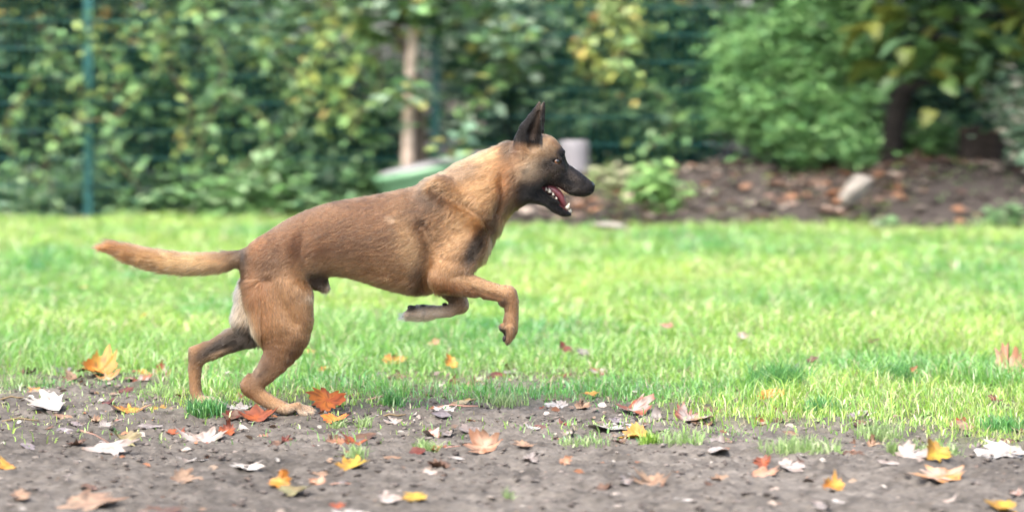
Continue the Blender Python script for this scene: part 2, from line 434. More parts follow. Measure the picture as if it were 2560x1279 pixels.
# climbing vines hanging on the fence: trails of paired leaves
def vine(label, px0, py0, px1, py1, D, n, size, pal, sway=34):
    p0 = at_depth(px0, py0, D); p1 = at_depth(px1, py1, D)
    root = empty('climbing_vine', p1); tag(root, label, 'vine', None)
    path = []; m = 14; ph = RNG.uniform(0, 6)
    for i in range(m):
        s = i / (m - 1); q = p0.lerp(p1, s) - p1
        path.append(q + Vector((math.sin(ph + s * 6) * sway * D / FOC, math.cos(ph + s * 5) * .03, 0)))
    v, f = tube(path, [.006] * m, 5); mesh_ob('stem', v, f, M_stem, parent=root)
    t = RNG.random(n) ** 1.3 * (m - 1); i = np.minimum(t.astype(int), m - 2); fr = (t - i)[:, None]
    A = np.array([list(q) for q in path]); C = A[i] * (1 - fr) + A[i + 1] * fr + RNG.standard_normal((n, 3)) * np.where(RNG.random((n, 1)) < .4, .11, .04)
    V, F, c = leaf_mesh(C, size[0] * .7 + (size[1] * 1.15 - size[0] * .7) * RNG.random(n) ** 1.7, pal, droop=1.2, up=.4, aspect=.5)
    mesh_ob('leaves', V, F, M_leaf, parent=root, colors=c)
LT = [(.15, .28, .11), (.18, .31, .11), (.11, .23, .09), (.24, .33, .10)]
vine('pale green vine trail hanging right beside the first fence post', 255, 60, 275, 250, 17.3, 70, (.05, .09), LT)
vine('small leafy vine sprig crossing the first fence post half way up', 150, 330, 270, 285, 17.25, 60, (.05, .085), LT)
vine('long yellow-green vine hanging between the two fence posts above the tail end', 425, 30, 450, 380, 17.3, 110, (.05, .09), YELG + LT)
vine('light green vine hanging on the fence above the dog\'s rump', 520, -20, 530, 420, 17.3, 140, (.055, .10), LT + MID)
vine('yellowish vine hanging on the fence above the dog\'s back', 800, 10, 795, 310, 17.3, 120, (.06, .11), YELG + LT)
vine('pale hanging vine left of the pale tree trunk', 880, 60, 880, 330, 17.3, 130, (.06, .12), LT + YELG[:2])
vine('second pale hanging vine just left of the pale tree trunk', 925, 40, 915, 340, 17.3, 80, (.06, .11), LT)
vine('yellow hanging vine to the right above the dog\'s muzzle', 1560, -20, 1540, 210, 17.4, 150, (.06, .11), YELG)
vine('rusty-yellow hanging vine above the dog\'s nose', 1470, 0, 1500, 180, 17.4, 110, (.06, .11), YELG + [(.32, .17, .07)])

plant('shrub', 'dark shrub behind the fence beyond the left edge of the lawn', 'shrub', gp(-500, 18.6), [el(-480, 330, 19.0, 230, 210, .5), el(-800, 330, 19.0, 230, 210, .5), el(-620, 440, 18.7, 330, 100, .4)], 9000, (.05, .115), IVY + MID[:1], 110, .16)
VP = LT + MID + IVY[3:]
vine('mid green creeper climbing the fence at the far left edge', 60, 60, 80, 470, 17.3, 150, (.05, .10), VP, 60)
vine('mid green creeper on the fence a little left of the first post', 150, 120, 165, 480, 17.35, 120, (.05, .10), VP, 50)
vine('mid green creeper on the fence above the tip of the tail', 340, 80, 330, 480, 17.3, 170, (.05, .10), VP, 60)
vine('leafy creeper low on the fence above the tail base', 600, 200, 620, 480, 17.3, 170, (.05, .10), VP, 70)
vine('leafy creeper on the fence above the middle of the back', 720, 60, 700, 440, 17.3, 180, (.05, .10), VP, 60)
vine('pale creeper on the fence between the tree trunk and the ears', 1240, 40, 1230, 330, 17.35, 150, (.06, .11), GREYG + LT, 60)
vine('leafy creeper on the fence straight above the muzzle', 1620, 120, 1640, 380, 17.4, 170, (.05, .10), VP, 60)

# young tree with two stems in front of the fence
tr = empty('young_tree', gp(1025, 17.2)); tag(tr, 'young tree with a pale twin trunk beside the second fence post', 'tree'); b0 = Vector(tr.location)
def trunk(parent, name, pts, radii, mat, D, seg=12):
    path = [at_depth(a, b, D + (q[0] if q else 0)) - Vector(parent.location) for (a, b, *q) in pts]
    v, f = tube(path, [r * D / FOC for r in radii], seg)
    return mesh_ob(name, v, f, mat, parent=parent, smooth=True)
trunk(tr, 'trunk', [(1022, 470), (1020, 400), (1022, 300), (1024, 200), (1032, 100), (1046, 0), (1060, -150)], [17, 15, 14, 13, 12, 11, 8], M_pale, 17.2)
trunk(tr, 'trunk', [(1048, 470, .1), (1050, 400, .1), (1046, 300, .1), (1036, 200, .1), (1010, 120, .1), (985, 40, .1), (960, -100, .1)], [24, 21, 17, 14, 12, 10, 8], M_bark, 17.2)
C = cloud([el(1000, 60, 17.5, 110, 80, .3), el(1215, 210, 17.3, 50, 50, .2), el(1020, -120, 17.2, 230, 160, .6), el(1240, 90, 17.2, 100, 90, .3)], 1500, 46, .13) - np.array(b0)
C2 = cloud([el(1150, 340, 16.9, 18, 50, .12), el(1000, 240, 16.9, 40, 40, .15)], 90, 8, .07) - np.array(b0)
C = np.concatenate([C, C2])
V, F, c = leaf_mesh(C, RNG.uniform(.07, .13, len(C)), GREYG + LT + [(.30, .30, .10)], aspect=.7)
mesh_ob('crown', V, F, M_leaf, parent=tr, colors=c)
# feathery bright bush on the bank
fb = empty('feathery_bush', gp(2020, 17.6)); tag(fb, 'large feathery bright green bush on the right bank', 'bush'); b0 = np.array(fb.location)
def feather(boxes, n, clumps, cr, pal, L=(.03, .075)):
    C = cloud(boxes, n, clumps, cr)
    return leaf_mesh(C - b0, RNG.uniform(L[0], L[1], len(C)), pal, droop=.5, aspect=.38, up=.8)
V, F, c = feather([el(1890, 130, 17.4, 120, 110, .35), el(2060, 60, 17.3, 150, 120, .4), el(1850, 260, 17.6, 90, 90, .3), el(2010, 240, 17.3, 170, 120, .4), el(2120, 330, 17.1, 130, 90, .3), el(1960, 350, 17.4, 130, 60, .3), el(1960, -120, 17.5, 240, 120, .5)], 36000, 150, .082, FEATH)
mesh_ob('crown', V, F, M_leaf, parent=fb, colors=c)
stems((0, 0, 0), [(-.4, .1, 1.2), (0, .1, 1.5), (.4, 0, 1.3), (.2, -.1, .8), (-.3, 0, .7)], .04, M_bark, fb)

# broad-leaved tree, top right: every big leaf is a part
bt = empty('broad_leaved_tree', gp(2225, 16.9)); tag(bt, 'dark-trunked tree with large yellow-green leaves at the top right', 'tree'); b0 = Vector(bt.location)
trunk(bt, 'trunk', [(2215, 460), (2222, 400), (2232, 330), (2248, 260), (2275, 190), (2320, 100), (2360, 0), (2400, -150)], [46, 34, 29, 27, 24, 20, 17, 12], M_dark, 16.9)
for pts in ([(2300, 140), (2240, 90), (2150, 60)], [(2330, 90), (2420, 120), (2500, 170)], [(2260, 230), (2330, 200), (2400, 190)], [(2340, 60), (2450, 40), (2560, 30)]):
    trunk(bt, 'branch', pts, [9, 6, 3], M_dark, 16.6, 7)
def bigleaf():
    out = [(0, 0), (.20, .04), (.33, .16), (.37, .32), (.33, .52), (.20, .75), (.07, .92), (0, 1.0)]
    m = len(out); V = []; F = []
    for i, (w, t) in enumerate(out):
        sag = -.34 * t * t
        V += [(-w, t, sag + w * .38 - .02 * (i % 2)), (-w * .5, t, sag + w * .20), (0, t, sag - .02), (w * .5, t, sag + w * .20), (w, t, sag + w * .38 - .02 * (i % 2))]
    for i in range(m - 1):
        for k in range(4): F.append((i * 5 + k, i * 5 + k + 1, i * 5 + k + 6, i * 5 + k + 5))
    return V, F
lv, lf = bigleaf(); big_me = []
for k, cc in enumerate([(.045, .10, .03), (.065, .12, .03), (.10, .14, .03), (.06, .12, .055), (.13, .15, .03)]):
    mt = material('big_leaf', cc, rough=.45, spec=.3, transl=.3, noise=(5, .65, 1.2))
    o = mesh_ob('leaf', lv, lf, mt, smooth=True); big_me.append(o.data); bpy.data.objects.remove(o)
def put_leaf(px, py, D, lpx, ang, tilt, roll, k):
    o = bpy.data.objects.new('leaf', big_me[k]); o.parent = bt; s = (.5 if 130 < ang % 360 < 230 else .66) * lpx * D / FOC
    o.location = at_depth(px, py, D) - b0; o.scale = (s, s, s)
    o.rotation_euler = Euler((math.radians(max(tilt, -38)), math.radians(roll), math.radians(ang)), 'XYZ'); COL.objects.link(o)
for (px_, py_, l, a, t, r, k) in [(2190, 30, 150, 95, 5, 10, 0), (2280, 100, 160, 85, -5, 15, 3), (2330, 110, 130, 100, 0, -10, 0), (2270, 120, 110, 190, -60, 0, 2), (2290, 160, 130, 60, -45, 0, 1), (2250, 170, 100, 150, -70, 0, 4),
        (2330, 30, 130, -80, -10, 10, 1), (2400, 60, 140, -95, 0, 0, 3), (2440, 20, 130, 200, -30, 0, 0), (2360, 150, 140, 130, -50, 0, 1), (2400, 170, 150, -100, -20, 5, 0), (2370, 200, 120, 170, -70, 10, 1), (2420, 210, 100, 220, -65, 0, 2),
        (2330, 275, 110, 175, -78, 0, 4), (2480, 110, 130, -80, -5, 0, 3), (2530, 100, 150, 110, -20, 0, 1), (2540, 150, 140, -110, -10, 0, 0), (2500, 60, 130, 60, -20, 0, 1), (2560, 40, 130, 150, -40, 0, 2), (2470, 180, 130, 100, -15, 0, 3),
        (2250, 60, 120, 40, -10, 0, 0), (2210, -10, 140, 120, -30, 0, 1), (2130, 0, 130, 80, -5, 10, 0), (2300, 190, 120, 110, -30, 0, 3), (2240, 200, 100, 140, -40, 0, 0)]:
    put_leaf(px_, py_, 15.9 + RNG.uniform(-.5, .5), l, a + RNG.uniform(-40, 40), t + RNG.uniform(-12, 25), r + RNG.uniform(-30, 30), k)
for q in range(170):
    put_leaf(RNG.uniform(2150, 2680), RNG.uniform(-200, 200) if q > 30 else RNG.uniform(-30, 200), RNG.uniform(15.9, 17.3), RNG.uniform(90, 140), RNG.uniform(0, 360), RNG.uniform(-38, 12), RNG.uniform(-20, 20), int(RNG.integers(0, 5)))
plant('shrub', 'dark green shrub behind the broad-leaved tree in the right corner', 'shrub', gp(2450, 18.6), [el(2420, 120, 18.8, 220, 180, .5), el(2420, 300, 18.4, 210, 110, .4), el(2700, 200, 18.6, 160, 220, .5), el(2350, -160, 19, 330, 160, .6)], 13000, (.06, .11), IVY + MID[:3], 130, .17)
plant('ground_plant', 'low bright green plant between the dark trunk and the tree stump', 'plant', gp(2350, 17.3), [el(2340, 370, 17.3, 75, 50, .2)], 900, (.05, .09), MID + FEATH[:2], 20, .07, stem_r=.008, bark=M_stem, up=1.0)
plant('shrub', 'pale grey-leaved shrub at the right edge above the tree stump', 'shrub', gp(2570, 16.4), [el(2540, 250, 16.3, 60, 60, .2), el(2610, 340, 16.2, 50, 70, .2)], 900, (.04, .075), GREYG + [(.3, .3, .24), (.42, .40, .34)], 30, .09, stem_r=.012)

# crowns added unseen above the frame to shade the bank and the hedge foot
C = cloud([(3.2, 10.6, 2.6, 1.7, 1.3, .5), (3.6, 10.4, 3.3, 1.9, 1.5, .6)], 2400, 60, .2) - np.array(b0)
V, F, c = leaf_mesh(C, RNG.uniform(.14, .24, len(C)), BIG)
mesh_ob('shade_crown', V, F, M_leaf, parent=bt, colors=c)
C = cloud([(-1.2, 11.6, 2.9, 1.6, 1.0, .5), (-3.2, 11.9, 3.0, 1.5, .9, .5), (.6, 11.7, 3.1, 1.3, .9, .5)], 2800, 90, .2) - np.array(tr.location)
V, F, c = leaf_mesh(C, RNG.uniform(.09, .15, len(C)), GREYG + MID)
mesh_ob('shade_crown', V, F, M_leaf, parent=tr, colors=c)

# tree stump
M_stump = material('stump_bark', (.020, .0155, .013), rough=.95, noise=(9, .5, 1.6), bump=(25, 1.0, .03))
M_cut = material('cut_wood', (.17, .11, .07), rough=.9, noise=(30, .7, 1.2))
st = empty('tree_stump', gp(2462, 16.9)); tag(st, 'short dark brown tree stump on the right bank', 'stump')
SV, SF = [], []; n_ = 40
for i, (h, rr_) in enumerate(((-.08, .215), (.02, .195), (.08, .182), (.16, .175), (.245, .172))):
    for k in range(n_):
        a = 6.2832 * k / n_; r = rr_ * (1 + .06 * math.sin(a * 5 + 1) + .03 * math.sin(a * 13 + h * 9) + .02 * math.sin(a * 23))
        SV.append((r * math.cos(a), r * math.sin(a), h + (.02 * math.sin(a * 3 + 2) + .012 * math.sin(a * 11) if i == 4 else 0)))
for i in range(4):
    for k in range(n_): SF.append((i * n_ + k, i * n_ + (k + 1) % n_, (i + 1) * n_ + (k + 1) % n_, (i + 1) * n_ + k))
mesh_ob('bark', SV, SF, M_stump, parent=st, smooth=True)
CV = [(0, 0, .225)] + [(x * .985, y * .985, z - .006) for (x, y, z) in SV[-n_:]]
mesh_ob('cut_top', CV, [(0, 1 + k, 1 + (k + 1) % n_) for k in range(n_)], M_cut, parent=st)

# stones
M_stone = material('stone', (.20, .185, .165), rough=.9, noise=(12, .55, 1.35), bump=(30, .8, .02))
def stone(label, loc, dims, rot, seed, name='stone', mat=None):
    bm = bmesh.new(); bmesh.ops.create_icosphere(bm, subdivisions=4, radius=1); r = np.random.default_rng(seed)
    V = np.array([v.co[:] for v in bm.verts]); F = np.array([[v.index for v in f.verts] for f in bm.faces]); bm.free()
    for k in range(9):
        n = r.standard_normal(3); n /= np.linalg.norm(n); d = V @ n; cut = r.uniform(.55, .85); V = V - np.outer(np.maximum(d - cut, 0) * .85, n)
    V = V * (1 + .05 * (fbm(V[:, 0] * 3 + 9, V[:, 1] * 3 + V[:, 2] * 2, 2, 3, seed) - .5))[:, None]
    o = mesh_ob(name, V * np.array(dims), F, mat or M_stone, smooth=True, loc=loc); o.rotation_euler = rot
    return tag(o, label, 'stone')
p = at_depth(2138, 470, 16.1); stone('rough grey stone block standing tilted on the right bank', (p.x, p.y, p.z), (.085, .09, .155), (.1, math.radians(40), .2), 4)
p = gp(1522, 15.6); stone('flat pale stone lying at the lawn edge under the dog\'s muzzle', (p[0], p[1], p[2] + .03), (.12, .09, .04), (0, .05, .3), 8)
p = gp(2195, 15.75); stone('small lilac-grey stone on the soil right of the tilted stone', (p[0], p[1], p[2] + .03), (.05, .05, .045), (0, .05, .3), 12)

# green sand-pit tub with a grey cover, pale tub beyond the head
M_gplast = material('green_plastic', (.11, .23, .13), rough=.4, spec=.4, noise=(8, .85, 1.1))
M_gcover = material('grey_cover', (.20, .205, .21), rough=.6, noise=(6, .7, 1.15))
M_ptub = material('pale_grey_plastic', (.19, .185, .20), rough=.5, noise=(7, .85, 1.1))
tubr = empty('sandpit_tub', gp(1095, 17.15)); tag(tubr, 'shallow green plastic tub with a grey cover, behind the dog\'s neck', 'tub')
def lathe(name, prof, mat, parent, sx=1, sy=1, n=48, wob=0.0, caps=True):
    V = []; F = []
    for (r, z) in prof:
        for k in range(n):
            a = 6.2832 * k / n; q = r * (1 + wob * math.cos(a * 12)); V.append((q * math.cos(a) * sx, q * math.sin(a) * sy, z))
    for i in range(len(prof) - 1):
        for k in range(n): F.append((i * n + k, i * n + (k + 1) % n, (i + 1) * n + (k + 1) % n, (i + 1) * n + k))
    if caps: F += [tuple(range(n))[::-1], tuple((len(prof) - 1) * n + k for k in range(n))]
    return mesh_ob(name, V, F, mat, parent=parent, smooth=True)
lathe('shell', [(.37, -.05), (.40, .02), (.415, .10), (.43, .115), (.43, .15), (.40, .155)], M_gplast, tubr, 1, .72, wob=.018)
lathe('cover', [(.395, .157), (.39, .172), (.33, .182), (.2, .19), (.06, .192)], M_gcover, tubr, 1, .72)
tubr.rotation_euler = (math.radians(1), math.radians(-12), 0.1); tubr.location.z += .0
pt = empty('pale_tub', gp(1434, 17.35)); tag(pt, 'pale grey plastic tub standing upside down behind the dog\'s forehead', 'tub')
lathe('tub_body', [(.118, -.03), (.116, .05), (.110, .15), (.104, .22), (.094, .236), (.06, .24)], M_ptub, pt)
lathe('rim', [(.119, .012), (.128, .014), (.128, .03), (.1175, .032)], M_ptub, pt, caps=False)

# weeds and light spots
plant('weed', 'bright green leafy weed at the lawn edge below the dog\'s muzzle', 'plant', gp(1640, 15.7), [el(1640, 465, 15.7, 42, 55, .12)], 330, (.05, .09), [(.14, .27, .08), (.18, .32, .10), (.12, .24, .09)], 14, .05, stem_r=.007, bark=M_stem, up=1.0)
plant('weed', 'straggly pale weeds between the pale tub and the bank', 'plant', gp(1530, 16.0), [el(1530, 440, 16.0, 60, 40, .15)], 260, (.035, .07), [(.16, .25, .09), (.25, .28, .15), (.3, .3, .2)], 14, .06, stem_r=.006, bark=M_stem, up=1.0)
plant('weed', 'small weed on the bank soil below the feathery bush', 'plant', gp(2215, 15.5), [el(2215, 555, 15.45, 26, 16, .06)], 70, (.035, .06), MID, 6, .03, stem_r=.005, bark=M_stem, up=1.0)
plant('weed', 'small weeds at the right edge of the lawn border', 'plant', gp(2520, 15.4), [el(2520, 545, 15.3, 50, 20, .1)], 160, (.04, .07), MID, 10, .04, stem_r=.005, bark=M_stem, up=1.0)
bl = empty('light_spots', gp(1170, 18.0)); tag(bl, 'pale pinkish blossoms showing through the fence left of the dog\'s ears', 'highlight')  # light spots behind the fence, built from pale leaf clusters
for (a, b, r) in [(1133, 268, 13), (1158, 264, 13), (1188, 262, 12), (1172, 300, 14), (1195, 314, 10), (1206, 262, 8), (1063, 275, 10)]:
    q = at_depth(a, b, 17.7) - Vector(bl.location)
    C = np.array(q) + RNG.standard_normal((26, 3)) * r * .5 * 17.9 / FOC
    V, F, c = leaf_mesh(C, RNG.uniform(.03, .05, 26), [(.80, .66, .60), (.78, .70, .62), (.7, .55, .5)], aspect=.9)
    mesh_ob('light_spot', V, F, M_leaf, parent=bl, colors=c)
stems((0, 0, -.05), [tuple(at_depth(a, b, 17.7) - Vector(bl.location)) for a, b in ((1133, 268), (1170, 266), (1190, 310), (1063, 275))], .006, M_stem, bl, wob=.03)

# leaf litter on the bank and below the hedge
def flat_leaves(n, xr, yr, size, pal, keep, lift=.02):
    x = RNG.uniform(*xr, n); y = RNG.uniform(*yr, n); k = RNG.random(n) < keep(x, y); x, y = x[k], y[k]
    C = np.stack([x, y, gz(x, y) + lift], 1)
    return leaf_mesh(C, RNG.uniform(*size, len(C)), pal, droop=.05, aspect=.7, up=1.2)
V, F, c = flat_leaves(4200, (-.2, 4.6), (9.4, 12.3), (.04, .11), [(.15, .10, .08), (.10, .065, .05), (.22, .165, .135), (.07, .045, .035), (.20, .10, .055), (.28, .235, .20)], lambda x, y: (1 - lawn_mask(x, y)) * (.25 + .75 * (fbm(x, y, 1.3, 2, 141) > .5)) * (.3 + .7 * sstep(9.8, 11, y)))
tag(mesh_ob('leaf_litter', V, F, M_leaf, colors=c), 'brown and pinkish fallen leaf litter on the planting bank', kind='stuff')
V, F, c = flat_leaves(700, (-4.6, -.8), (10.9, 12.5), (.04, .09), [(.26, .15, .10), (.18, .10, .07), (.34, .24, .18), (.12, .075, .05)], lambda x, y: 1 - lawn_mask(x, y))
tag(mesh_ob('leaf_litter', V, F, M_leaf, colors=c), 'brown leaf litter under the hedge at the left', kind='stuff')
# ------------------------------------------------------------------ the dog: one continuous body from blended muscle volumes
import openvdb as vdb
DH = 2.6                                                # grid step, mm
DX0, DX1, DY0, DY1, DZ0, DZ1 = -1075.0, 228.0, -150.0, 150.0, -18.0, 792.0
dx = np.arange(DX0, DX1, DH, dtype=np.float32); dy = np.arange(DY0, DY1, DH, dtype=np.float32); dz = np.arange(DZ0, DZ1, DH, dtype=np.float32)
FLD = np.full((len(dx), len(dy), len(dz)), 60.0, np.float32)
SEGS = []                                               # (ax, az, bx, bz, r, dirx, dirz): hair flow

def PX(px, py, y=0.0):
    s = (6000.0 + y) / 6000.0
    return (px - 1280.0) * s, 730.0 - (py - 300.0) * s

def box(lo, hi, m):
    sl = []
    for a, l, h in ((dx, lo[0], hi[0]), (dy, lo[1], hi[1]), (dz, lo[2], hi[2])):
        i0 = max(0, int(np.searchsorted(a, l - m)) - 1); i1 = min(len(a), int(np.searchsorted(a, h + m)) + 1); sl.append(slice(i0, i1))
    return tuple(sl), dx[sl[0]][:, None, None], dy[sl[1]][None, :, None], dz[sl[2]][None, None, :]

def smin(a, b, k):
    h = np.clip(k - np.abs(a - b), 0, None) / k
    return np.minimum(a, b) - h * h * k * .25

def blend(sl, d, k, carve=False):
    if carve: FLD[sl] = -smin(-FLD[sl], d, k)
    else: FLD[sl] = smin(FLD[sl], d, k)

def cone_d(X, Y, Z, a, b, ra, rb, la, lb):
    """rounded cone from a to b (x,y,z); in-plane radius r, sideways radius l"""
    ax, ay, az = a; bx, by, bz = b
    ex, ey, ez = bx - ax, by - ay, bz - az
    t = np.clip(((X - ax) * ex + (Z - az) * ez) / max(ex * ex + ez * ez, 1e-6), 0, 1)
    r = ra + (rb - ra) * t; s = r / (la + (lb - la) * t)
    q = np.sqrt((X - ax - ex * t) ** 2 + (Z - az - ez * t) ** 2 + ((Y - ay - ey * t) * s) ** 2)
    return (q - r) / np.maximum(s, 1)

def chain(pts, k=14, flow=1, carve=False):
    """pts: (px, py, y, r, l) in photo pixels / mm"""
    W = [(*PX(p[0], p[1], p[2]), p[2], p[3], p[4]) for p in pts]
    acc = None
    lo = [min(w[0] - w[3] for w in W), min(w[2] - w[4] for w in W), min(w[1] - w[3] for w in W)]
    hi = [max(w[0] + w[3] for w in W), max(w[2] + w[4] for w in W), max(w[1] + w[3] for w in W)]
    sl, X, Y, Z = box(lo, hi, k + 8)
    for u, v in zip(W[:-1], W[1:]):
        d = cone_d(X, Y, Z, (u[0], u[2], u[1]), (v[0], v[2], v[1]), u[3], v[3], u[4], v[4])
        acc = d if acc is None else np.minimum(acc, d)
        if flow:
            L = math.hypot(v[0] - u[0], v[1] - u[1]) + 1e-6
            SEGS.append((u[0], u[1], v[0], v[1], (u[3] + v[3]) / 2, flow * (v[0] - u[0]) / L, flow * (v[1] - u[1]) / L, (u[2] + v[2]) / 2))
    blend(sl, acc, k, carve)

def ball(px, py, y, rx, ry, rz, k=8, carve=False):
    x, z = PX(px, py, y)
    sl, X, Y, Z = box((x - rx, y - ry, z - rz), (x + rx, y + ry, z + rz), k + 8)
    m = min(rx, ry, rz)
    d = (np.sqrt(((X - x) / rx) ** 2 + ((Y - y) / ry) ** 2 + ((Z - z) / rz) ** 2) - 1) * m
    blend(sl, d, k, carve)

def cubic(xs, ys, q):
    xs, ys = np.array(xs, float), np.array(ys, float)
    m = np.gradient(ys, xs); i = np.clip(np.searchsorted(xs, q) - 1, 0, len(xs) - 2)
    h = xs[i + 1] - xs[i]; t = np.clip((q - xs[i]) / h, 0, 1)
    return (2*t**3-3*t*t+1)*ys[i] + (t**3-2*t*t+t)*h*m[i] + (-2*t**3+3*t*t)*ys[i+1] + (t**3-t*t)*h*m[i+1]

def loft(st, k, egg=0.0, power=2.0, inset=0.0):
    """st: (px, top py, bottom py, half width) stations along x"""
    st = np.array(st, float); xs = st[:, 0] - 1280
    lo = (xs[0], -st[:, 3].max(), 1030 - st[:, 2].max()); hi = (xs[-1], st[:, 3].max(), 1030 - st[:, 1].min())
    sl, X, Y, Z = box(lo, hi, k + 8)
    q = np.clip(dx[sl[0]], xs[0], xs[-1])
    top = 1030 - cubic(xs, st[:, 1], q) - inset; bot = 1030 - cubic(xs, st[:, 2], q) + inset; w = np.maximum(cubic(xs, st[:, 3], q) - inset * .6, 3)
    zc = ((top + bot) / 2)[:, None, None]; hh = np.maximum((top - bot) / 2, 2)[:, None, None]; w = w[:, None, None]
    zn = (Z - zc) / hh
    ww = w * (1 + egg * np.clip(zn, -1, 1))
    d = ((np.abs(zn) ** power + np.abs(Y / ww) ** power) ** (1 / power) - 1) * np.minimum(hh, w)
    ex = np.maximum(np.maximum(xs[0] - X, X - xs[-1]), 0)
    d = np.where(ex > 0, np.sqrt(np.maximum(d, 0) ** 2 + ex * ex), d)
    blend(sl, d.astype(np.float32), k)

# trunk
loft([(603, 646, 690, 14), (612, 630, 722, 40), (632, 609, 760, 60), (660, 586, 770, 72), (695, 560, 770, 79), (730, 540, 750, 80), (765, 524, 722, 77), (795, 513, 703, 74),
      (825, 504, 692, 74), (865, 496, 693, 79), (905, 490, 703, 86), (950, 482, 718, 92), (1000, 471, 731, 97), (1040, 462, 737, 97), (1080, 449, 733, 94),
      (1120, 452, 724, 86), (1160, 470, 700, 76), (1195, 500, 648, 62), (1222, 530, 602, 42), (1240, 548, 572, 18)], 10, egg=.06, inset=4)
SEGS.append((640 - 1280, 1030 - 660, 1190 - 1280, 1030 - 560, 95, -.93, -.36, 0))
# neck and throat
chain([(1290, 428, 0, 76, 50), (1238, 456, 0, 82, 56), (1185, 486, 0, 88, 62), (1125, 530, 0, 88, 70)], 26)
chain([(1286, 458, 0, 44, 38), (1244, 500, 0, 36, 40), (1216, 562, 0, 32, 44), (1185, 625, 0, 34, 50)], 26)
for sd in (-1, 1):
    chain([(1278, 440, sd * 34, 34, 20), (1225, 480, sd * 45, 36, 22), (1185, 540, sd * 52, 36, 24)], 18, 0)
    # shoulder blade, upper arm muscle
    chain([(1098, 486, sd * 52, 42, 26), (1130, 550, sd * 64, 52, 28), (1165, 608, sd * 66, 50, 28)], 20, 0)
# near foreleg: reaching forward, folded at the carpus
chain([(1165, 610, -66, 50, 30), (1130, 662, -74, 52, 30), (1108, 694, -77, 38, 27), (1152, 707, -78, 32, 24), (1182, 716, -78, 27, 21), (1212, 724, -78, 23, 18), (1245, 732, -78, 20.5, 16.5), (1268, 738, -78, 22, 17.5)], 14)
chain([(1268, 738, -78, 22, 17.5), (1277, 754, -79, 19, 17), (1279, 778, -79, 16.5, 15), (1277, 802, -79, 18, 17), (1275, 822, -79, 19, 18), (1275, 832, -79, 13, 16)], 8)
for j, yy in enumerate((-97, -85, -73, -61)):
    chain([(1274, 822, yy, 11, 5.5), (1279 - 4 * (j % 3 == 0), 836, yy, 9.5, 5.6), (1270, 851, yy, 7, 5)], 2)
ball(1256, 757, -78, 8, 8, 9, 5); ball(1257, 817, -80, 9, 13, 9, 5)
# far foreleg: folded right back under the chest
chain([(1165, 610, 62, 46, 30), (1120, 665, 66, 44, 28), (1092, 690, 66, 32, 22), (1125, 725, 64, 25, 18), (1146, 748, 62, 21, 17), (1150, 762, 61, 19, 17)], 14)
chain([(1150, 762, 61, 19, 17), (1125, 776, 60, 15.5, 15), (1096, 779, 60, 15, 15), (1066, 780, 60, 18, 18), (1045, 780, 60, 18, 21), (1030, 783, 60, 14, 20)], 8)
for j, yy in enumerate((41, 53, 66, 79)):
    chain([(1050, 782, yy, 12, 6), (1030, 778 + 2 * j, yy, 11, 6), (1016, 786, yy, 7.5, 5)], 2)
# near hind leg
chain([(688, 668, -44, 84, 40), (697, 745, -56, 85, 42), (705, 800, -60, 77, 39), (711, 828, -61, 65, 34), (709, 852, -62, 54, 30), (702, 876, -63, 43, 26), (688, 900, -65, 35, 21), (664, 929, -67, 28.5, 17), (640, 955, -68, 23, 15), (629, 968, -69, 21, 14)], 18)
chain([(611, 961, -69, 9, 9), (640, 930, -68, 13, 8)], 10, 0)
chain([(625, 968, -69, 20, 14), (650, 989, -69, 18.5, 13.5), (680, 1008, -70, 17.5, 14.5), (706, 1019, -70, 16, 18), (724, 1024, -70, 13, 20)], 8)
for j, (yy, tx, tz) in enumerate(((-93, 770, 1036), (-79, 787, 1034), (-64, 790, 1029), (-50, 776, 1025))):
    chain([(716, 1023, yy, 11, 6), (744, 1014 + 1.5 * j, yy, 9.5, 6.2), (tx - 16, tz - 5, yy, 8.5, 6), (tx - 6, tz - 1, yy, 6.5, 5)], 2.2)
# far hind leg
chain([(690, 680, 44, 74, 40), (655, 745, 56, 66, 40), (634, 795, 60, 54, 35), (622, 832, 62, 38, 26), (594, 845, 64, 31, 20), (562, 858, 66, 27, 17), (528, 876, 68, 24, 15), (497, 890, 69, 20, 14)], 14)
chain([(482, 874, 69, 8, 9), (512, 868, 69, 12, 8)], 9, 0)
chain([(493, 889, 69, 20, 14), (488, 915, 69, 17, 13.5), (487, 945, 70, 15, 13.5), (489, 975, 70, 14.5, 15), (497, 996, 70, 14, 18), (512, 1003, 70, 11, 20)], 8)
for j, yy in enumerate((54, 65, 77, 88)):
    chain([(506, 1000, yy, 11, 8), (528, 1001, yy, 10, 8), (545 + 4 * (j in (1, 2)), 1008, yy, 7.5, 7)], 5)
# tail
chain([(620, 644, 0, 23, 22), (590, 649, 0, 20, 18), (560, 654, 0, 20, 17), (520, 658, 0, 20, 17), (470, 660, 0, 21, 18), (420, 656, 0, 21, 18), (370, 647, 0, 19, 17), (325, 634, 0, 16, 15), (290, 622, 0, 10, 10), (268, 620, 0, 4, 5)], 18)
# sheath
chain([(770, 690, 0, 26, 20), (800, 705, 0, 21, 17), (812, 718, 0, 13, 13)], 12, 0)
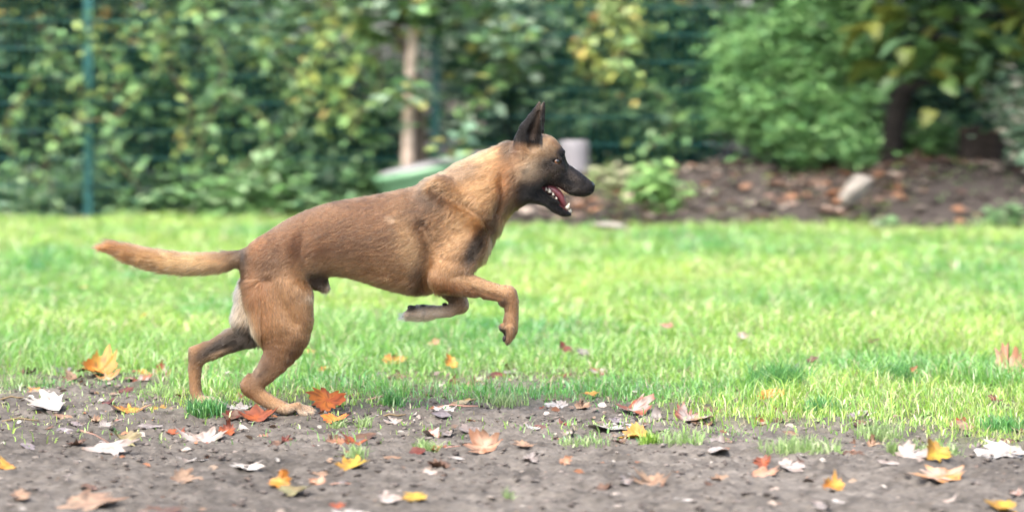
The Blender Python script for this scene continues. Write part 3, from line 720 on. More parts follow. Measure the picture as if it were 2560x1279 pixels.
# head: skull with upper jaw, lower jaw
SEGS += [(1475 - 1280, 1030 - 468, 1340 - 1280, 1030 - 410, 40, -.95, -.05, 0)]
loft([(1276, 372, 492, 34), (1292, 352, 498, 48), (1312, 340, 500, 55), (1336, 334, 482, 59), (1352, 334, 466, 59), (1368, 337, 464, 57), (1385, 345, 466, 52), (1398, 359, 471, 45), (1408, 374, 477, 38),
      (1418, 404, 484, 34), (1432, 417, 489, 31), (1450, 430, 492, 29), (1464, 441, 492, 27), (1474, 448, 488, 23), (1481, 455, 483, 17), (1485, 461, 478, 9)], 9, egg=0.0, power=2.25, inset=1)
loft([(1288, 462, 506, 40), (1306, 462, 510, 46), (1322, 466, 506, 46), (1338, 473, 508, 42), (1352, 479, 511, 37), (1366, 487, 517, 33), (1382, 499, 529, 29), (1398, 508, 537, 26), (1410, 518, 541, 23), (1421, 528, 540, 19), (1428, 533, 538, 9)], 7, power=2.3)
for sd in (-1, 1):
    ball(1330, 440, sd * 46, 34, 18, 34, 16)               # cheek muscle
    ball(1401, 381, sd * 24, 12, 11, 8, 9)                # brow
    ball(1388, 422, sd * 40, 24, 9, 12, 12)                # cheek bone
    chain([(1345, 473, sd * 37, 6, 6), (1358, 484, sd * 35, 6, 5), (1380, 500, sd * 29, 5, 5), (1396, 507, sd * 26, 4, 4)], 5, 0)   # lower lip
    # ears: a cupped cone, hollowed from the outer side
    ex = 0 if sd < 0 else 11
    chain([(1320 + ex * .4, 382, sd * 34, 36, 20), (1319 + ex * .5, 356, sd * 36, 35, 19), (1325 + ex * .6, 328, sd * 39, 29, 16), (1335 + ex * .8, 300, sd * 42, 19, 12), (1342 + ex, 278, sd * 44, 10.5, 8), (1348 + ex, 258, sd * 45, 3.2, 3.5)], 9, 0)
    SEGS.append((*[v for p in ((1322, 385), (1346, 262)) for v in (p[0] - 1280, 1030 - p[1])], 30, .25, .97, sd * 42))
    chain([(1334 + ex * .4, 366, sd * 56, 15, 20), (1335 + ex * .6, 336, sd * 55, 18, 20), (1340 + ex * .8, 306, sd * 56, 9, 16), (1346 + ex, 280, sd * 54, 3.5, 10)], 4, 0, carve=True)
ball(1356, 474, 0, 24, 27, 13, 6)
# stop between the eyes, nostril flank, muzzle crease
ball(1424, 388, 0, 16, 9, 14, 10, carve=True)
# eye sockets
EYE = []
for sd in (-1, 1):
    ix = int(np.searchsorted(dx, 1392 - 1280)); iz = int(np.searchsorted(dz, 1030 - 403))
    col = FLD[ix, :, iz]; inside = np.where(col < 0)[0]
    ys = dy[inside[0] if sd < 0 else inside[-1]]
    EYE.append((ys, sd))
    a = math.radians(-16)
    chain([(1384.5, 402, ys, 4.8, 7), (1397.5, 404.5, ys, 5.6, 7)], 2, 0, carve=True)
    chain([(1379, 396, ys - sd * 1, 4, 4), (1392, 393.5, ys - sd * 1, 4.5, 4), (1402, 400, ys - sd * 2, 4, 4)], 6, 0)    # upper lid
# muscle grooves
def groove(pts, depth, sig, side=0):
    W = [PX(*p) for p in pts]
    lo = (min(w[0] for w in W), -150, min(w[1] for w in W)); hi = (max(w[0] for w in W), 150, max(w[1] for w in W))
    sl, X, Y, Z = box(lo, hi, sig * 2.5); D2 = None
    for u, v in zip(W[:-1], W[1:]):
        e0, e1 = v[0] - u[0], v[1] - u[1]
        t = np.clip(((X - u[0]) * e0 + (Z - u[1]) * e1) / (e0 * e0 + e1 * e1), 0, 1)
        d = (X - u[0] - e0 * t) ** 2 + (Z - u[1] - e1 * t) ** 2; D2 = d if D2 is None else np.minimum(D2, d)
    g = depth * np.exp(-D2 / sig ** 2)
    if side: g = g * (Y * side > 20)
    FLD[sl] += g.astype(np.float32)
for sd in (-1, 1):
    groove([(1060, 560), (1078, 600), (1072, 640), (1056, 690), (1052, 725)], 8, 13, sd)
    groove([(1090, 470), (1120, 490), (1165, 515), (1205, 540), (1222, 560)], 8, 13, sd)
    groove([(1255, 440), (1258, 480), (1240, 530)], 7, 10, sd)
    groove([(770, 580), (760, 630), (772, 690)], 6, 20, sd)
    groove([(680, 700), (716, 760), (742, 800)], 6, 15, sd)
    groove([(650, 880), (640, 925)], 6, 9, sd)
    groove([(1160, 690), (1200, 735)], 3, 7, sd) if sd < 0 else None
    groove([(1110, 640), (1150, 655), (1178, 640)], 4, 12, sd)
    groove([(1110, 545), (1140, 580)], 4, 12, sd)
    groove([(1410, 430), (1430, 455), (1460, 462)], 2.0, 6, sd)
    groove([(1400, 425), (1380, 440)], 2.0, 7, sd)
groove([(1185, 716), (1255, 738)], 2.0, 4, -1)
groove([(590, 860), (520, 885)], 3, 6, 1)

grid = vdb.FloatGrid(60.0); grid.copyFromArray(FLD)
pts, tris, quads = grid.convertToPolygons(0.0)
DV = pts.astype(np.float32) * DH + np.array([DX0, DY0, DZ0], np.float32)
DQ = quads[:, ::-1].astype(np.int32)
del FLD
# keep the one connected body
par = np.arange(len(DV))
for _ in range(400):
    mn = np.minimum.reduce([par[DQ[:, i]] for i in range(4)]); old = par.copy()
    for i in range(4): np.minimum.at(par, DQ[:, i], mn)
    par = par[par]
    if (par == old).all(): break
vals, cnt = np.unique(par, return_counts=True); keep = par == vals[cnt.argmax()]
remap = np.cumsum(keep) - 1; DQ = remap[DQ[keep[DQ].all(1)]].astype(np.int32); DV = DV[keep]
# light smoothing
def neighbours_mean(v, q):
    s = np.zeros_like(v); c = np.zeros(len(v), np.float32)
    for i in range(4):
        j = q[:, (i + 1) % 4]; np.add.at(s, q[:, i], v[j]); np.add.at(s, j, v[q[:, i]]); np.add.at(c, q[:, i], 1); np.add.at(c, j, 1)
    return s / c[:, None]
for it in range(4):
    lam = .5 if it % 2 == 0 else -.45
    DV = DV + lam * (neighbours_mean(DV, DQ) - DV)
print('dog verts', len(DV))

# ---- coat colours (albedo) by place on the body, plus painted muzzle sheen
FAWN = np.array([.300, .172, .088]); LIGHT = np.array([.43, .285, .165]); RED = np.array([.235, .105, .045]); BROWN = np.array([.150, .082, .046])
SABLE = np.array([.070, .048, .036]); BLACK = np.array([.013, .012, .012]); CREAM = np.array([.60, .50, .40]); GREY = np.array([.16, .135, .12]); DGREY = np.array([.055, .048, .044])
BLOBS = [  # px, py, rx, ry, tilt deg, colour, strength, side (0 any, -1 near, 1 far)
 (690, 610, 95, 55, -38, BROWN, .80, 0), (800, 560, 110, 60, -18, BROWN, .85, 0), (910, 545, 110, 62, -8, BROWN, .85, 0), (1000, 520, 80, 50, -10, BROWN, .75, 0),
 (1045, 535, 36, 62, 20, SABLE, .52, 0), (1075, 480, 30, 25, 0, SABLE, .55, 0), (1100, 500, 45, 18, 25, SABLE, .5, 0), (820, 600, 130, 45, -10, BROWN, .6, 0), (930, 620, 90, 34, -12, BROWN, .5, 0), (780, 640, 60, 40, 0, RED, .3, 0),
 (660, 650, 50, 40, -30, SABLE, .5, 0), (640, 600, 30, 40, -40, RED, .5, 0), (984, 545, 9, 5, 30, CREAM, .35, 0),
 (1030, 620, 22, 65, -15, LIGHT, .65, 0), (1150, 600, 45, 50, 0, LIGHT, .3, 0), (1180, 540, 36, 40, 0, LIGHT, .28, 0), (960, 690, 90, 22, 10, FAWN, .5, 0), (1045, 692, 13, 36, 0, DGREY, .5, 0), (1075, 733, 55, 7, 0, SABLE, .6, 0),
 (830, 672, 60, 22, 0, LIGHT, .5, 0), (800, 700, 24, 20, 0, DGREY, .9, 0), (816, 722, 12, 12, 0, GREY, .8, 0), (824, 726, 6, 14, 0, CREAM, .8, 0), (795, 738, 22, 6, 0, CREAM, .8, 0),
 (1120, 435, 75, 26, -20, LIGHT, .4, 0), (1195, 460, 60, 55, 0, LIGHT, .22, 0), (1160, 428, 45, 18, -24, GREY, .6, 0), (1240, 375, 40, 20, -25, LIGHT, .6, 0), (1265, 420, 22, 50, 0, FAWN, .5, 0),
 (1265, 452, 15, 46, 8, np.array([.30, .125, .045]), .75, 0), (1284, 503, 20, 24, 0, SABLE, .5, 0), (1255, 514, 18, 22, 0, DGREY, .25, 0), (1236, 560, 12, 30, 10, DGREY, .7, 0), (1212, 600, 8, 22, 25, LIGHT, .5, 0),
 (1192, 616, 17, 44, 28, DGREY, .95, 0), (1178, 655, 14, 12, 0, CREAM, .7, 1),
 (1110, 700, 40, 14, 20, RED, .4, -1), (1170, 725, 60, 9, 12, RED, .4, -1), (1200, 700, 70, 10, 14, LIGHT, .5, -1), (1260, 756, 9, 16, 10, BLACK, .9, -1), (1262, 785, 7, 20, 0, DGREY, .7, -1), (1270, 838, 17, 20, 0, SABLE, .75, -1), (1283, 845, 6, 10, 0, LIGHT, .6, -1), (1275, 790, 30, 40, 0, FAWN, .5, -1), (1258, 820, 7, 9, 0, BLACK, .95, -1),
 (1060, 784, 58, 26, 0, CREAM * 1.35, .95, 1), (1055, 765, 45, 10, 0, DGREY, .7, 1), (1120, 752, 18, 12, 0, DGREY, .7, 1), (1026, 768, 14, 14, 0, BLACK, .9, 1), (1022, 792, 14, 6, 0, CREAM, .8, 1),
 (625, 720, 22, 60, 0, RED, .55, -1), (640, 690, 46, 30, 0, BROWN, .6, -1), (655, 745, 28, 60, -20, RED, .4, -1), (740, 760, 45, 70, 0, LIGHT, .22, -1), (655, 910, 24, 38, 35, SABLE, .78, -1), (690, 870, 40, 36, 0, BROWN, .45, -1), (745, 870, 14, 34, 20, SABLE, .4, -1), (625, 955, 20, 20, 0, BROWN, .5, -1),
 (690, 1005, 50, 14, 30, LIGHT, .25, -1), (640, 985, 20, 22, 0, FAWN, .6, -1), (765, 1028, 42, 16, 10, CREAM, .7, -1), (626, 826, 13, 52, -14, CREAM * 1.2, .85, -1), (717, 1036, 10, 6, 0, SABLE, .7, -1),
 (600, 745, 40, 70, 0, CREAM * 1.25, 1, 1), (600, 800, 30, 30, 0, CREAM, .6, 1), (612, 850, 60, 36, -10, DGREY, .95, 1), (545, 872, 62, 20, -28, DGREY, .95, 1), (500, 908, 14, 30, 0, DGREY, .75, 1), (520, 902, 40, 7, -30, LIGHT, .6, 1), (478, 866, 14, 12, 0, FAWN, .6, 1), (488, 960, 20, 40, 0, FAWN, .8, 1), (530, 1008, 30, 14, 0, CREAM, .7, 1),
 (606, 648, 17, 40, 0, BLACK, .92, 0), (560, 636, 46, 10, 6, DGREY, .6, 0), (560, 662, 36, 14, 0, BROWN, .45, 0), (475, 664, 90, 26, 2, LIGHT * 1.2, .8, 0), (380, 640, 60, 16, 10, FAWN, .5, 0), (400, 672, 60, 10, 8, RED, .25, 0), (282, 626, 34, 22, 0, RED, .55, 0),
 # head
 (1345, 400, 45, 36, 0, np.array([.25, .18, .12]), .85, 0), (1378, 352, 36, 16, 35, np.array([.21, .125, .062]), .9, 0), (1350, 350, 30, 16, 0, np.array([.26, .17, .10]), .6, 0), (1395, 366, 16, 7, 50, np.array([.27, .14, .06]), .6, 0), (1300, 440, 20, 50, 0, np.array([.22, .13, .075]), .7, 0), (1338, 424, 32, 20, -20, np.array([.24, .20, .155]), .85, 0), (1372, 374, 26, 13, 20, np.array([.26, .20, .14]), .7, 0),
 (1440, 462, 55, 42, 20, BLACK, 1, 0), (1475, 470, 30, 30, 0, BLACK, 1, 0), (1420, 434, 21, 32, 0, BLACK, .92, 0), (1386, 462, 40, 19, 0, BLACK, .95, 0), (1345, 484, 36, 28, 0, BLACK, 1, 0), (1318, 482, 17, 28, 0, BLACK, .85, 0), (1400, 525, 55, 40, 30, BLACK, 1, 0),
 (1392, 408, 22, 17, 0, BLACK, .85, 0), (1372, 412, 22, 14, 20, DGREY, .7, 0), (1404, 380, 9, 11, 0, BLACK, .95, 0), (1412, 392, 8, 16, 0, BLACK, .8, 0), (1317, 425, 6, 6, 0, BLACK, .6, 0), (1430, 440, 22, 8, 40, GREY, .30, 0), (1420, 468, 36, 6, 15, GREY, .24, 0), (1385, 432, 20, 12, 0, GREY, .35, 0),  # grey muzzle blobs are sheen highlights painted into the black mask
 (1272, 368, 15, 26, 15, DGREY, .75, 0), (1298, 372, 12, 20, 0, np.array([.14, .07, .04]), .6, 0)]

def coat(p):
    """p: (n,3) mm in dog space -> linear rgb"""
    px = p[:, 0] + 1280; py = 1030 - p[:, 2]; c = np.tile(FAWN, (len(p), 1)).astype(float)
    for (bx, by, rx, ry, ti, colr, st, sd) in BLOBS:
        a = math.radians(ti); u = (px - bx) * math.cos(a) + (py - by) * math.sin(a); v = -(px - bx) * math.sin(a) + (py - by) * math.cos(a)
        w = st * np.clip(1.45 * np.exp(-.75 * ((u / rx) ** 2 + (v / ry) ** 2)) , 0, 1)
        if sd < 0: w = w * sstep(5, -20, p[:, 1])
        elif sd > 0: w = w * sstep(-5, 20, p[:, 1])
        c = c * (1 - w[:, None]) + colr * w[:, None]
    # belly and inner legs are paler
    # ears
    ear = sstep(372, 352, py - (px - 1318) * .15) * (py < 385) * (px > 1280) * (np.abs(p[:, 1]) > 12) * sstep(1366, 1362, px)
    onskull = sstep(26, 18, np.abs(p[:, 1])) * (py > 330)
    ear = ear * (1 - onskull)
    skull = (px > 1356) * (py > 335)
    ear = ear * (1 - skull)
    earc = np.array([.010, .008, .0075]) + np.array([.10, .075, .058])[None] * (np.exp(-((px - 1336 + (py - 320) * .25) / 7) ** 2) * (py < 350))[:, None]
    c = c * (1 - ear[:, None]) + earc * ear[:, None]
    # mouth lining
    top = np.interp(px, [1335, 1342, 1360, 1385, 1400, 1412, 1422], [471, 484, 494, 503, 510, 519, 529])
    return c

dcol = coat(DV)
pxv = DV[:, 0] + 1280; pyv = 1030 - DV[:, 2]
inner = (pxv > 1340) & (pxv < 1424) & (pyv > 466) & (pyv < np.interp(pxv, [1340, 1420], [480, 528]) ) & (np.abs(DV[:, 1]) < np.interp(pxv, [1340, 1424], [32, 15]))
dcol[inner] = np.array([.13, .035, .04])

M_coat = material('dog_skin', attr='tint', rough=.75, spec=.15)
DOG = empty('dog', (-.30, 0, 0))
tag(DOG, 'fawn shepherd dog with black mask mid stride, mouth open, on the path edge', 'dog')
DOFF = np.array([300.0, 0, 0], np.float32)
body = mesh_ob('body', (DV + DOFF) / 1000, DQ, M_coat, parent=DOG, colors=dcol * .55, smooth=True)

# ---- fur: lies along the body, short on face and legs, long on tail and neck
P = DV[DQ]
e1, e2 = P[:, 2] - P[:, 0], P[:, 3] - P[:, 1]
nrm = np.cross(e1, e2); area = np.linalg.norm(nrm, axis=1); nrm /= area[:, None] + 1e-9
cen = P.mean(1); cpx = cen[:, 0] + 1280; cpy = 1030 - cen[:, 2]
vc = cen - DV.mean(0)
dens = np.ones(len(cen)); head = cpx > 1300
dens[head] = 2.2; dens[inner[DQ].any(1)] = 0; dens[(cpx < 620) & (cpy < 700)] = 1.7
dens[(cpy > 1033)] = 0
nose_zone = (cpx > 1468) & (cpy < 478); dens[nose_zone] = 0
for ys, sd in EYE: dens[(np.hypot((cpx - 1392) / 1.7, cpy - 403) < 7.5) & (cen[:, 1] * sd > 20)] = 0
NH = 260000
pr = area * dens; pr /= pr.sum()
fi = RNG.choice(len(cen), NH, p=pr)
uv = RNG.random((NH, 2)); q = P[fi]
root = (q[:, 0] * (1 - uv[:, :1]) + q[:, 1] * uv[:, :1]) * (1 - uv[:, 1:]) + (q[:, 3] * (1 - uv[:, :1]) + q[:, 2] * uv[:, :1]) * uv[:, 1:]
N = nrm[fi]
if np.mean(np.sum(N * (root - np.array([root[:, 0].mean(), 0, 0])), 1) * (np.abs(N[:, 1]) > .8)) < 0: N = -N
SG = np.array(SEGS)
best = np.full(NH, 1e9); flow = np.zeros((NH, 3)); wsum = np.zeros(NH)
for s in SG:
    ex_, ez_ = s[2] - s[0], s[3] - s[1]
    t = np.clip(((root[:, 0] - s[0]) * ex_ + (root[:, 2] - s[1]) * ez_) / (ex_ ** 2 + ez_ ** 2 + 1e-6), 0, 1)
    d = np.hypot(root[:, 0] - s[0] - ex_ * t, root[:, 2] - s[1] - ez_ * t) - s[4]
    if abs(s[7]) > 30: d = d + 200 * ((root[:, 1] * np.sign(s[7])) < -5)
    w = np.exp(-np.clip(d, -60, 200) / 9); flow[:, 0] += w * s[5]; flow[:, 2] += w * s[6]; wsum += w
flow /= wsum[:, None]
flow /= np.linalg.norm(flow, axis=1)[:, None] + 1e-6
rpx, rpy = root[:, 0] + 1280, 1030 - root[:, 2]
L = np.full(NH, 11.5)
def setL(cond, v): L[cond] = v
L = np.where((rpx > 1060) & (rpx < 1290) & (rpy < 560), 16, L)
L = np.where((rpy > 745) & (rpx > 1000), 7, L); L = np.where((rpx > 1150) & (rpy > 670), 7.5, L)
L = np.where((rpx < 800) & (rpy > 800), 9, L); L = np.where((rpx < 800) & (rpy > 930), 6, L)
L = np.where(rpx > 1300, np.interp(rpx, [1300, 1340, 1400, 1440], [16, 8, 5, 3]), L)
L = np.where((rpy < 375) & (rpx > 1282) & (rpx < 1366), 3.5, L)
L = np.where((rpx < 600) & (rpy < 705), np.interp(rpx, [240, 270, 330, 560, 600], [38, 36, 34, 31, 17]), L)
under = (rpy > 685) & (rpx > 820) & (rpx < 1090) & (N[:, 2] < -.6); L = np.where(under, 20, L)
seat = (rpx < 660) & (rpx > 560) & (rpy > 690) & (rpy < 860); L = np.where(seat, 20, L)
chest = (rpx > 1150) & (rpx < 1260) & (rpy > 540) & (rpy < 680) & (N[:, 0] > .4); L = np.where(chest, 22, L)
L = L * RNG.uniform(.6, 1.25, NH)
guard = (RNG.random(NH) < .05) & (rpx < 1290) & (L > 10); L = np.where(guard, L * 1.3, L)
clump = fbm(root[:, 0] * .05 + root[:, 1] * .04, root[:, 2] * .05 + root[:, 1] * .03, 1.0, 2, 3)[:, None] - .5
jit = RNG.standard_normal((NH, 3)) * .09
side = np.cross(N, flow)
flow = flow - N * np.sum(flow * N, 1)[:, None]; flow /= np.linalg.norm(flow, axis=1)[:, None] + 1e-6
lift = np.where(L > 18, .32, .15)[:, None] + .06 * guard[:, None]
d0 = flow + N * lift + jit + side * clump * .5; d0 /= np.linalg.norm(d0, axis=1)[:, None]
d1 = flow + N * lift * .45 + jit * 1.3 + side * clump * .9; d1[:, 2] -= .06; d1 /= np.linalg.norm(d1, axis=1)[:, None]
Lc = L[:, None]
HP = np.stack([root - N * .6, root + d0 * Lc * .35, root + d0 * Lc * .5 + d1 * Lc * .2, root + d0 * Lc * .5 + d1 * Lc * .5], 1)
cross_ = -root[:, 0] * flow[:, 2] + root[:, 2] * flow[:, 0]; along_ = root[:, 0] * flow[:, 0] + root[:, 2] * flow[:, 2]
streak = fbm(cross_ * .16 + 50, along_ * .022 + 50 + root[:, 1] * .01, 1.0, 3, 9)
hc = coat(root) * RNG.uniform(.68, 1.38, (NH, 1)) * (.55 + .9 * streak)[:, None]
tk = RNG.random(NH)
bandy = (rpx > 640) & (rpx < 1120) & (rpy < 640)
hc = np.where(((tk < .16) & bandy)[:, None], hc * .35, hc); hc = np.where(((tk > .9) & (rpx < 1280))[:, None], hc * 1.35 + .02, hc)
hc = (hc * np.array([.43, .37, .285]) * (.55 + .45 * np.clip(hc.max(1, keepdims=True) / .3, 0, 2))).clip(.004, .8)
cu = bpy.data.hair_curves.new('fur_coat')
cu.add_curves([4] * NH)
cu.position_data.foreach_set('vector', ((HP + DOFF) / 1000).astype(np.float32).ravel())
ra = cu.attributes.new('radius', 'FLOAT', 'POINT')
rr = np.tile(np.array([.34, .32, .24, .05], np.float32), NH) / 1000 * np.repeat(np.where(rpx > 1300, .75, 1.0), 4)
ra.data.foreach_set('value', rr.astype(np.float32))
ha = cu.attributes.new('hair_tint', 'FLOAT_COLOR', 'CURVE')
hcc = np.ones((NH, 4), np.float32); hcc[:, :3] = hc; ha.data.foreach_set('color', hcc.ravel())
M_fur = bpy.data.materials.new('fur'); M_fur.use_nodes = True
fn = M_fur.node_tree.nodes; fl = M_fur.node_tree.links
fn.remove(fn['Principled BSDF'])
hb = fn.new('ShaderNodeBsdfHairPrincipled'); hb.parametrization = 'COLOR'
hb.inputs['IOR'].default_value = 1.42; hb.inputs['Roughness'].default_value = .34; hb.inputs['Radial Roughness'].default_value = .55
fa_ = fn.new('ShaderNodeAttribute'); fa_.attribute_name = 'hair_tint'
fl.new(fa_.outputs['Color'], hb.inputs['Color']); fl.new(hb.outputs[0], fn['Material Output'].inputs['Surface'])
cu.materials.append(M_fur)
fur = bpy.data.objects.new('fur_coat', cu); fur.parent = DOG; COL.objects.link(fur)
# ------------------------------------------------------------------ dog parts: eyes, nose, tongue, teeth, claws, paw pads
def dpt(px, py, y): 
    x, z = PX(px, py, y); return Vector(((x + 300) / 1000, y / 1000, z / 1000))
def ellipsoid(name, c, r, mat, rot=(0, 0, 0), colors=None, seg=20, deform=None, parent=None):
    bm = bmesh.new(); bmesh.ops.create_uvsphere(bm, u_segments=seg, v_segments=seg // 2 + 2, radius=1)
    V = np.array([v.co[:] for v in bm.verts]); F = [tuple(v.index for v in f.verts) for f in bm.faces]; bm.free()
    c_ = colors(V) if colors else None
    if deform: V = deform(V)
    V = V * np.array(r) / 1000; R = np.array(Euler(rot).to_matrix()); V = V @ R.T
    return mesh_ob(name, V, F, mat, parent=parent or DOG, colors=c_, smooth=True, loc=c)
M_eye = material('eye', attr='tint', rough=.06, spec=.6, coat=1.0)
M_nose = material('nose_leather', (.010, .010, .011), rough=.2, spec=.5, bump=(900, .4, .001))
M_tongue = material('tongue', (.15, .042, .048), rough=.35, spec=.5, noise=(120, .8, 1.15), bump=(700, .3, .0006))
M_tooth = material('tooth', (.36, .33, .27), rough=.3, spec=.5, noise=(200, .85, 1.1))
M_claw = material('claw', (.025, .022, .02), rough=.35, spec=.5, noise=(300, .7, 1.3))
M_pad = material('paw_pad', (.022, .02, .02), rough=.7, spec=.3, noise=(300, .7, 1.5), bump=(800, .6, .001))
M_whisk = material('whisker', (.05, .045, .04), rough=.5)
def iris(sd):
    ax = Vector((.42, sd * .9, .05)).normalized()
    def f(V):
        d = V @ np.array(ax); c = np.tile([.05, .04, .035], (len(V), 1))
        c[d > .50] = (.010, .007, .006); c[d > .57] = (.13, .048, .016); c[d > .86] = (.003, .003, .003); return c
    return f
for ys, sd in EYE:
    e = ellipsoid('eye', dpt(1391.5, 403.2, ys - sd * 6.0), (9.6, 9.6, 9.6), M_eye, colors=iris(sd), seg=36)
# nose: leather with a flat top, two nostrils
def nose_shape(V):
    V = V.copy(); V[:, 2] = np.where(V[:, 2] > 0, V[:, 2] * .9, V[:, 2]); V[:, 0] *= 1 - .12 * V[:, 2]
    for sd in (-1, 1):
        d = np.linalg.norm((V - np.array([.62, sd * .62, -.12])) * np.array([1, 1, 1.2]), axis=1); V *= (1 - .45 * np.exp(-(d / .26) ** 2))[:, None]
    d = np.abs(V[:, 1]); V[:, 0] -= .07 * np.exp(-(d / .08) ** 2) * (V[:, 0] > .3)
    return V
ellipsoid('nose', dpt(1474, 464.5, 0), (14, 16.5, 13.5), M_nose, rot=(0, math.radians(14), 0), deform=nose_shape, seg=44)
# tongue: a broad flat blade lying on the lower jaw
tp = [(1352, 470, 13), (1370, 470, 18), (1386, 476, 20), (1398, 486, 20), (1407, 499, 16), (1414, 514, 10)]
TV, TF = [], []
for i, (a, b, w) in enumerate(tp):
    for k in range(12):
        an = 2 * math.pi * k / 12; TV.append(dpt(a + 3 * math.sin(an), b - (9 if i in (0, 5) else 13) * math.sin(an) * (1 + .0 * i) + 2.5 * (1 - abs(math.cos(an))) , w * math.cos(an)))
for i in range(len(tp) - 1):
    for k in range(12): TF.append((i * 12 + k, i * 12 + (k + 1) % 12, (i + 1) * 12 + (k + 1) % 12, (i + 1) * 12 + k))
TF += [tuple(range(12))[::-1], tuple(60 + k for k in range(12))]
tongue = mesh_ob('tongue', [tuple(v) for v in TV], TF, M_tongue, parent=DOG, smooth=True)
def spike(name, base, tip, r, mat, bend=0.0, flat=1.0):
    base, tip = Vector(base), Vector(tip); ax = tip - base; n = 5; pth = []; rd = []
    sd_ = ax.cross(Vector((0, 1, 0))).normalized() * bend * ax.length
    for i in range(n):
        t = i / (n - 1); pth.append(base + ax * t + sd_ * math.sin(t * math.pi)); rd.append(r * (1 - t ** 1.4) + .0003)
    v, f = tube(pth, rd, 8)
    return mesh_ob(name, [tuple(Vector(q) - base) for q in v], f, mat, parent=DOG, smooth=True, loc=base)
for sd in (-1, 1):
    # lower row: molar, premolars, canine, incisors
    for (bx, by, tx, ty, r, yy) in ((1366, 477, 1364.5, 468, .0034, 27), (1374, 482, 1371.5, 470, .0052, 26), (1383, 489, 1381, 480, .0034, 24), (1391, 498, 1388.5, 491, .0032, 22), (1416, 521, 1424, 506, .0058, 13), (1422, 529, 1428, 521, .0036, 8), (1424, 532, 1430, 525, .003, 3)):
        spike('tooth', dpt(bx, by, sd * yy), dpt(tx, ty, sd * (yy - 1)), r, M_tooth, bend=-.08)
    for (bx, by, tx, ty, r, yy) in () and ((1360, 462, 1362, 473, .005, 26), (1372, 464, 1374, 474, .005, 25), (1378, 466, 1380, 474, .004, 22)):
        spike('tooth', dpt(bx, by, sd * yy), dpt(tx, ty, sd * yy), r, M_tooth)
# claws and pads
for (a, b, yy, tx, tz) in ((1270, 854, -97, 1266, 862), (1270, 855, -85, 1267, 864), (1270, 855, -73, 1266, 863), (1270, 853, -61, 1265, 861)):
    spike('claw', dpt(a, b, yy), dpt(tx, tz, yy), .0032, M_claw, .1)
for (a, b, yy, tx, tz) in ((1014, 786, 44, 1005, 790), (1013, 787, 54, 1004, 792), (1013, 787, 65, 1005, 792), (1014, 787, 76, 1006, 791)):
    spike('claw', dpt(a, b, yy), dpt(tx, tz, yy), .0032, M_claw, .1)
for (a, b, yy) in ((764, 1035, -93), (781, 1033, -79), (784, 1028, -64), (770, 1024, -50), (546, 1008, 54), (551, 1009, 65), (551, 1009, 77), (546, 1008, 88)):
    spike('claw', dpt(a, b, yy), dpt(a + 10, b + 4, yy), .0032, M_claw, .08)
for (a, b, yy, rx, ry, rz) in ((1261, 845, -97, 4, 5, 7), (1260, 847, -85, 4, 5, 7), (1260, 847, -73, 4, 5, 7), (1261, 845, -61, 4, 5, 7), (1253, 819, -80, 6, 12, 9), (1250, 757, -78, 5, 6, 6),
                               (1032, 768, 44, 9, 5, 5), (1027, 767, 54, 9, 5, 5), (1027, 768, 65, 9, 5, 5), (1032, 770, 76, 9, 5, 5), (1057, 765, 60, 10, 12, 5), (1112, 761, 60, 7, 7, 5)):
    ellipsoid('paw_pad', dpt(a, b, yy), (rx, ry, rz), M_pad, seg=14)
for j in range(5):
    a = 1438 + 4 * (j % 5) + RNG.uniform(-3, 3); b = 468 + 5 * (j // 5) + RNG.uniform(-3, 3)
    v, f = tube([dpt(a, b, -26), dpt(a - 8, b + 5, -40), dpt(a - 20 - 3 * j % 7, b + 10 + 2 * (j % 4), -50)], [.00028, .0002, .00008], 4)
    mesh_ob('whisker', v, f, M_whisk, parent=DOG)
# ------------------------------------------------------------------ fallen maple leaves, each one a thing (blade, with a stalk where it shows)
LC = {'burnt': ((.74, .22, .03), (.55, .12, .025)), 'pale': ((.56, .50, .45), (.42, .33, .27)), 'white': ((.74, .71, .66), (.60, .54, .48)), 'tan': ((.46, .31, .20), (.34, .20, .12)), 'peach': ((.60, .37, .25), (.50, .24, .13)),
      'orange': ((.68, .26, .03), (.66, .38, .06)), 'yellow': ((.70, .47, .05), (.62, .33, .04)), 'rust': ((.34, .085, .025), (.22, .06, .03)), 'red': ((.17, .035, .02), (.11, .03, .02)),
      'brown': ((.23, .13, .08), (.15, .08, .05)), 'lilac': ((.36, .31, .32), (.27, .22, .22)), 'olive': ((.36, .34, .16), (.28, .22, .10)), 'paleorange': ((.62, .46, .34), (.66, .30, .07)),
      'palerust': ((.54, .46, .41), (.36, .10, .04)), 'paleyellow': ((.64, .52, .30), (.58, .36, .12)), 'grey': ((.40, .36, .34), (.28, .23, .21))}
LC = {k: tuple(tuple(np.array(c) * f) for c in v) for k, v in LC.items() for f in [{'burnt': .6, 'white': .42, 'pale': .48, 'orange': .46, 'yellow': .40, 'rust': .6, 'red': .6}.get(k, .45)]}
M_fallen = material('dry_leaf', attr='tint', rough=.55, spec=.35, transl=.12, noise=(60, .8, 1.12))
M_stalk = material('leaf_stalk', (.28, .16, .12), rough=.6)
HALF = [(.0, 0), (.12, -.04), (.27, -.11), (.42, -.06), (.40, .04), (.50, .06), (.66, .12), (.57, .20), (.66, .28), (.84, .46), (.66, .48), (.66, .60), (.52, .56), (.40, .56),
        (.42, .66), (.46, .78), (.33, .80), (.28, .92), (.14, .90), (0, 1.06)]
OVAL = [(.0, 0), (.10, .06), (.22, .20), (.30, .38), (.31, .55), (.25, .74), (.14, .90), (0, 1.05)]
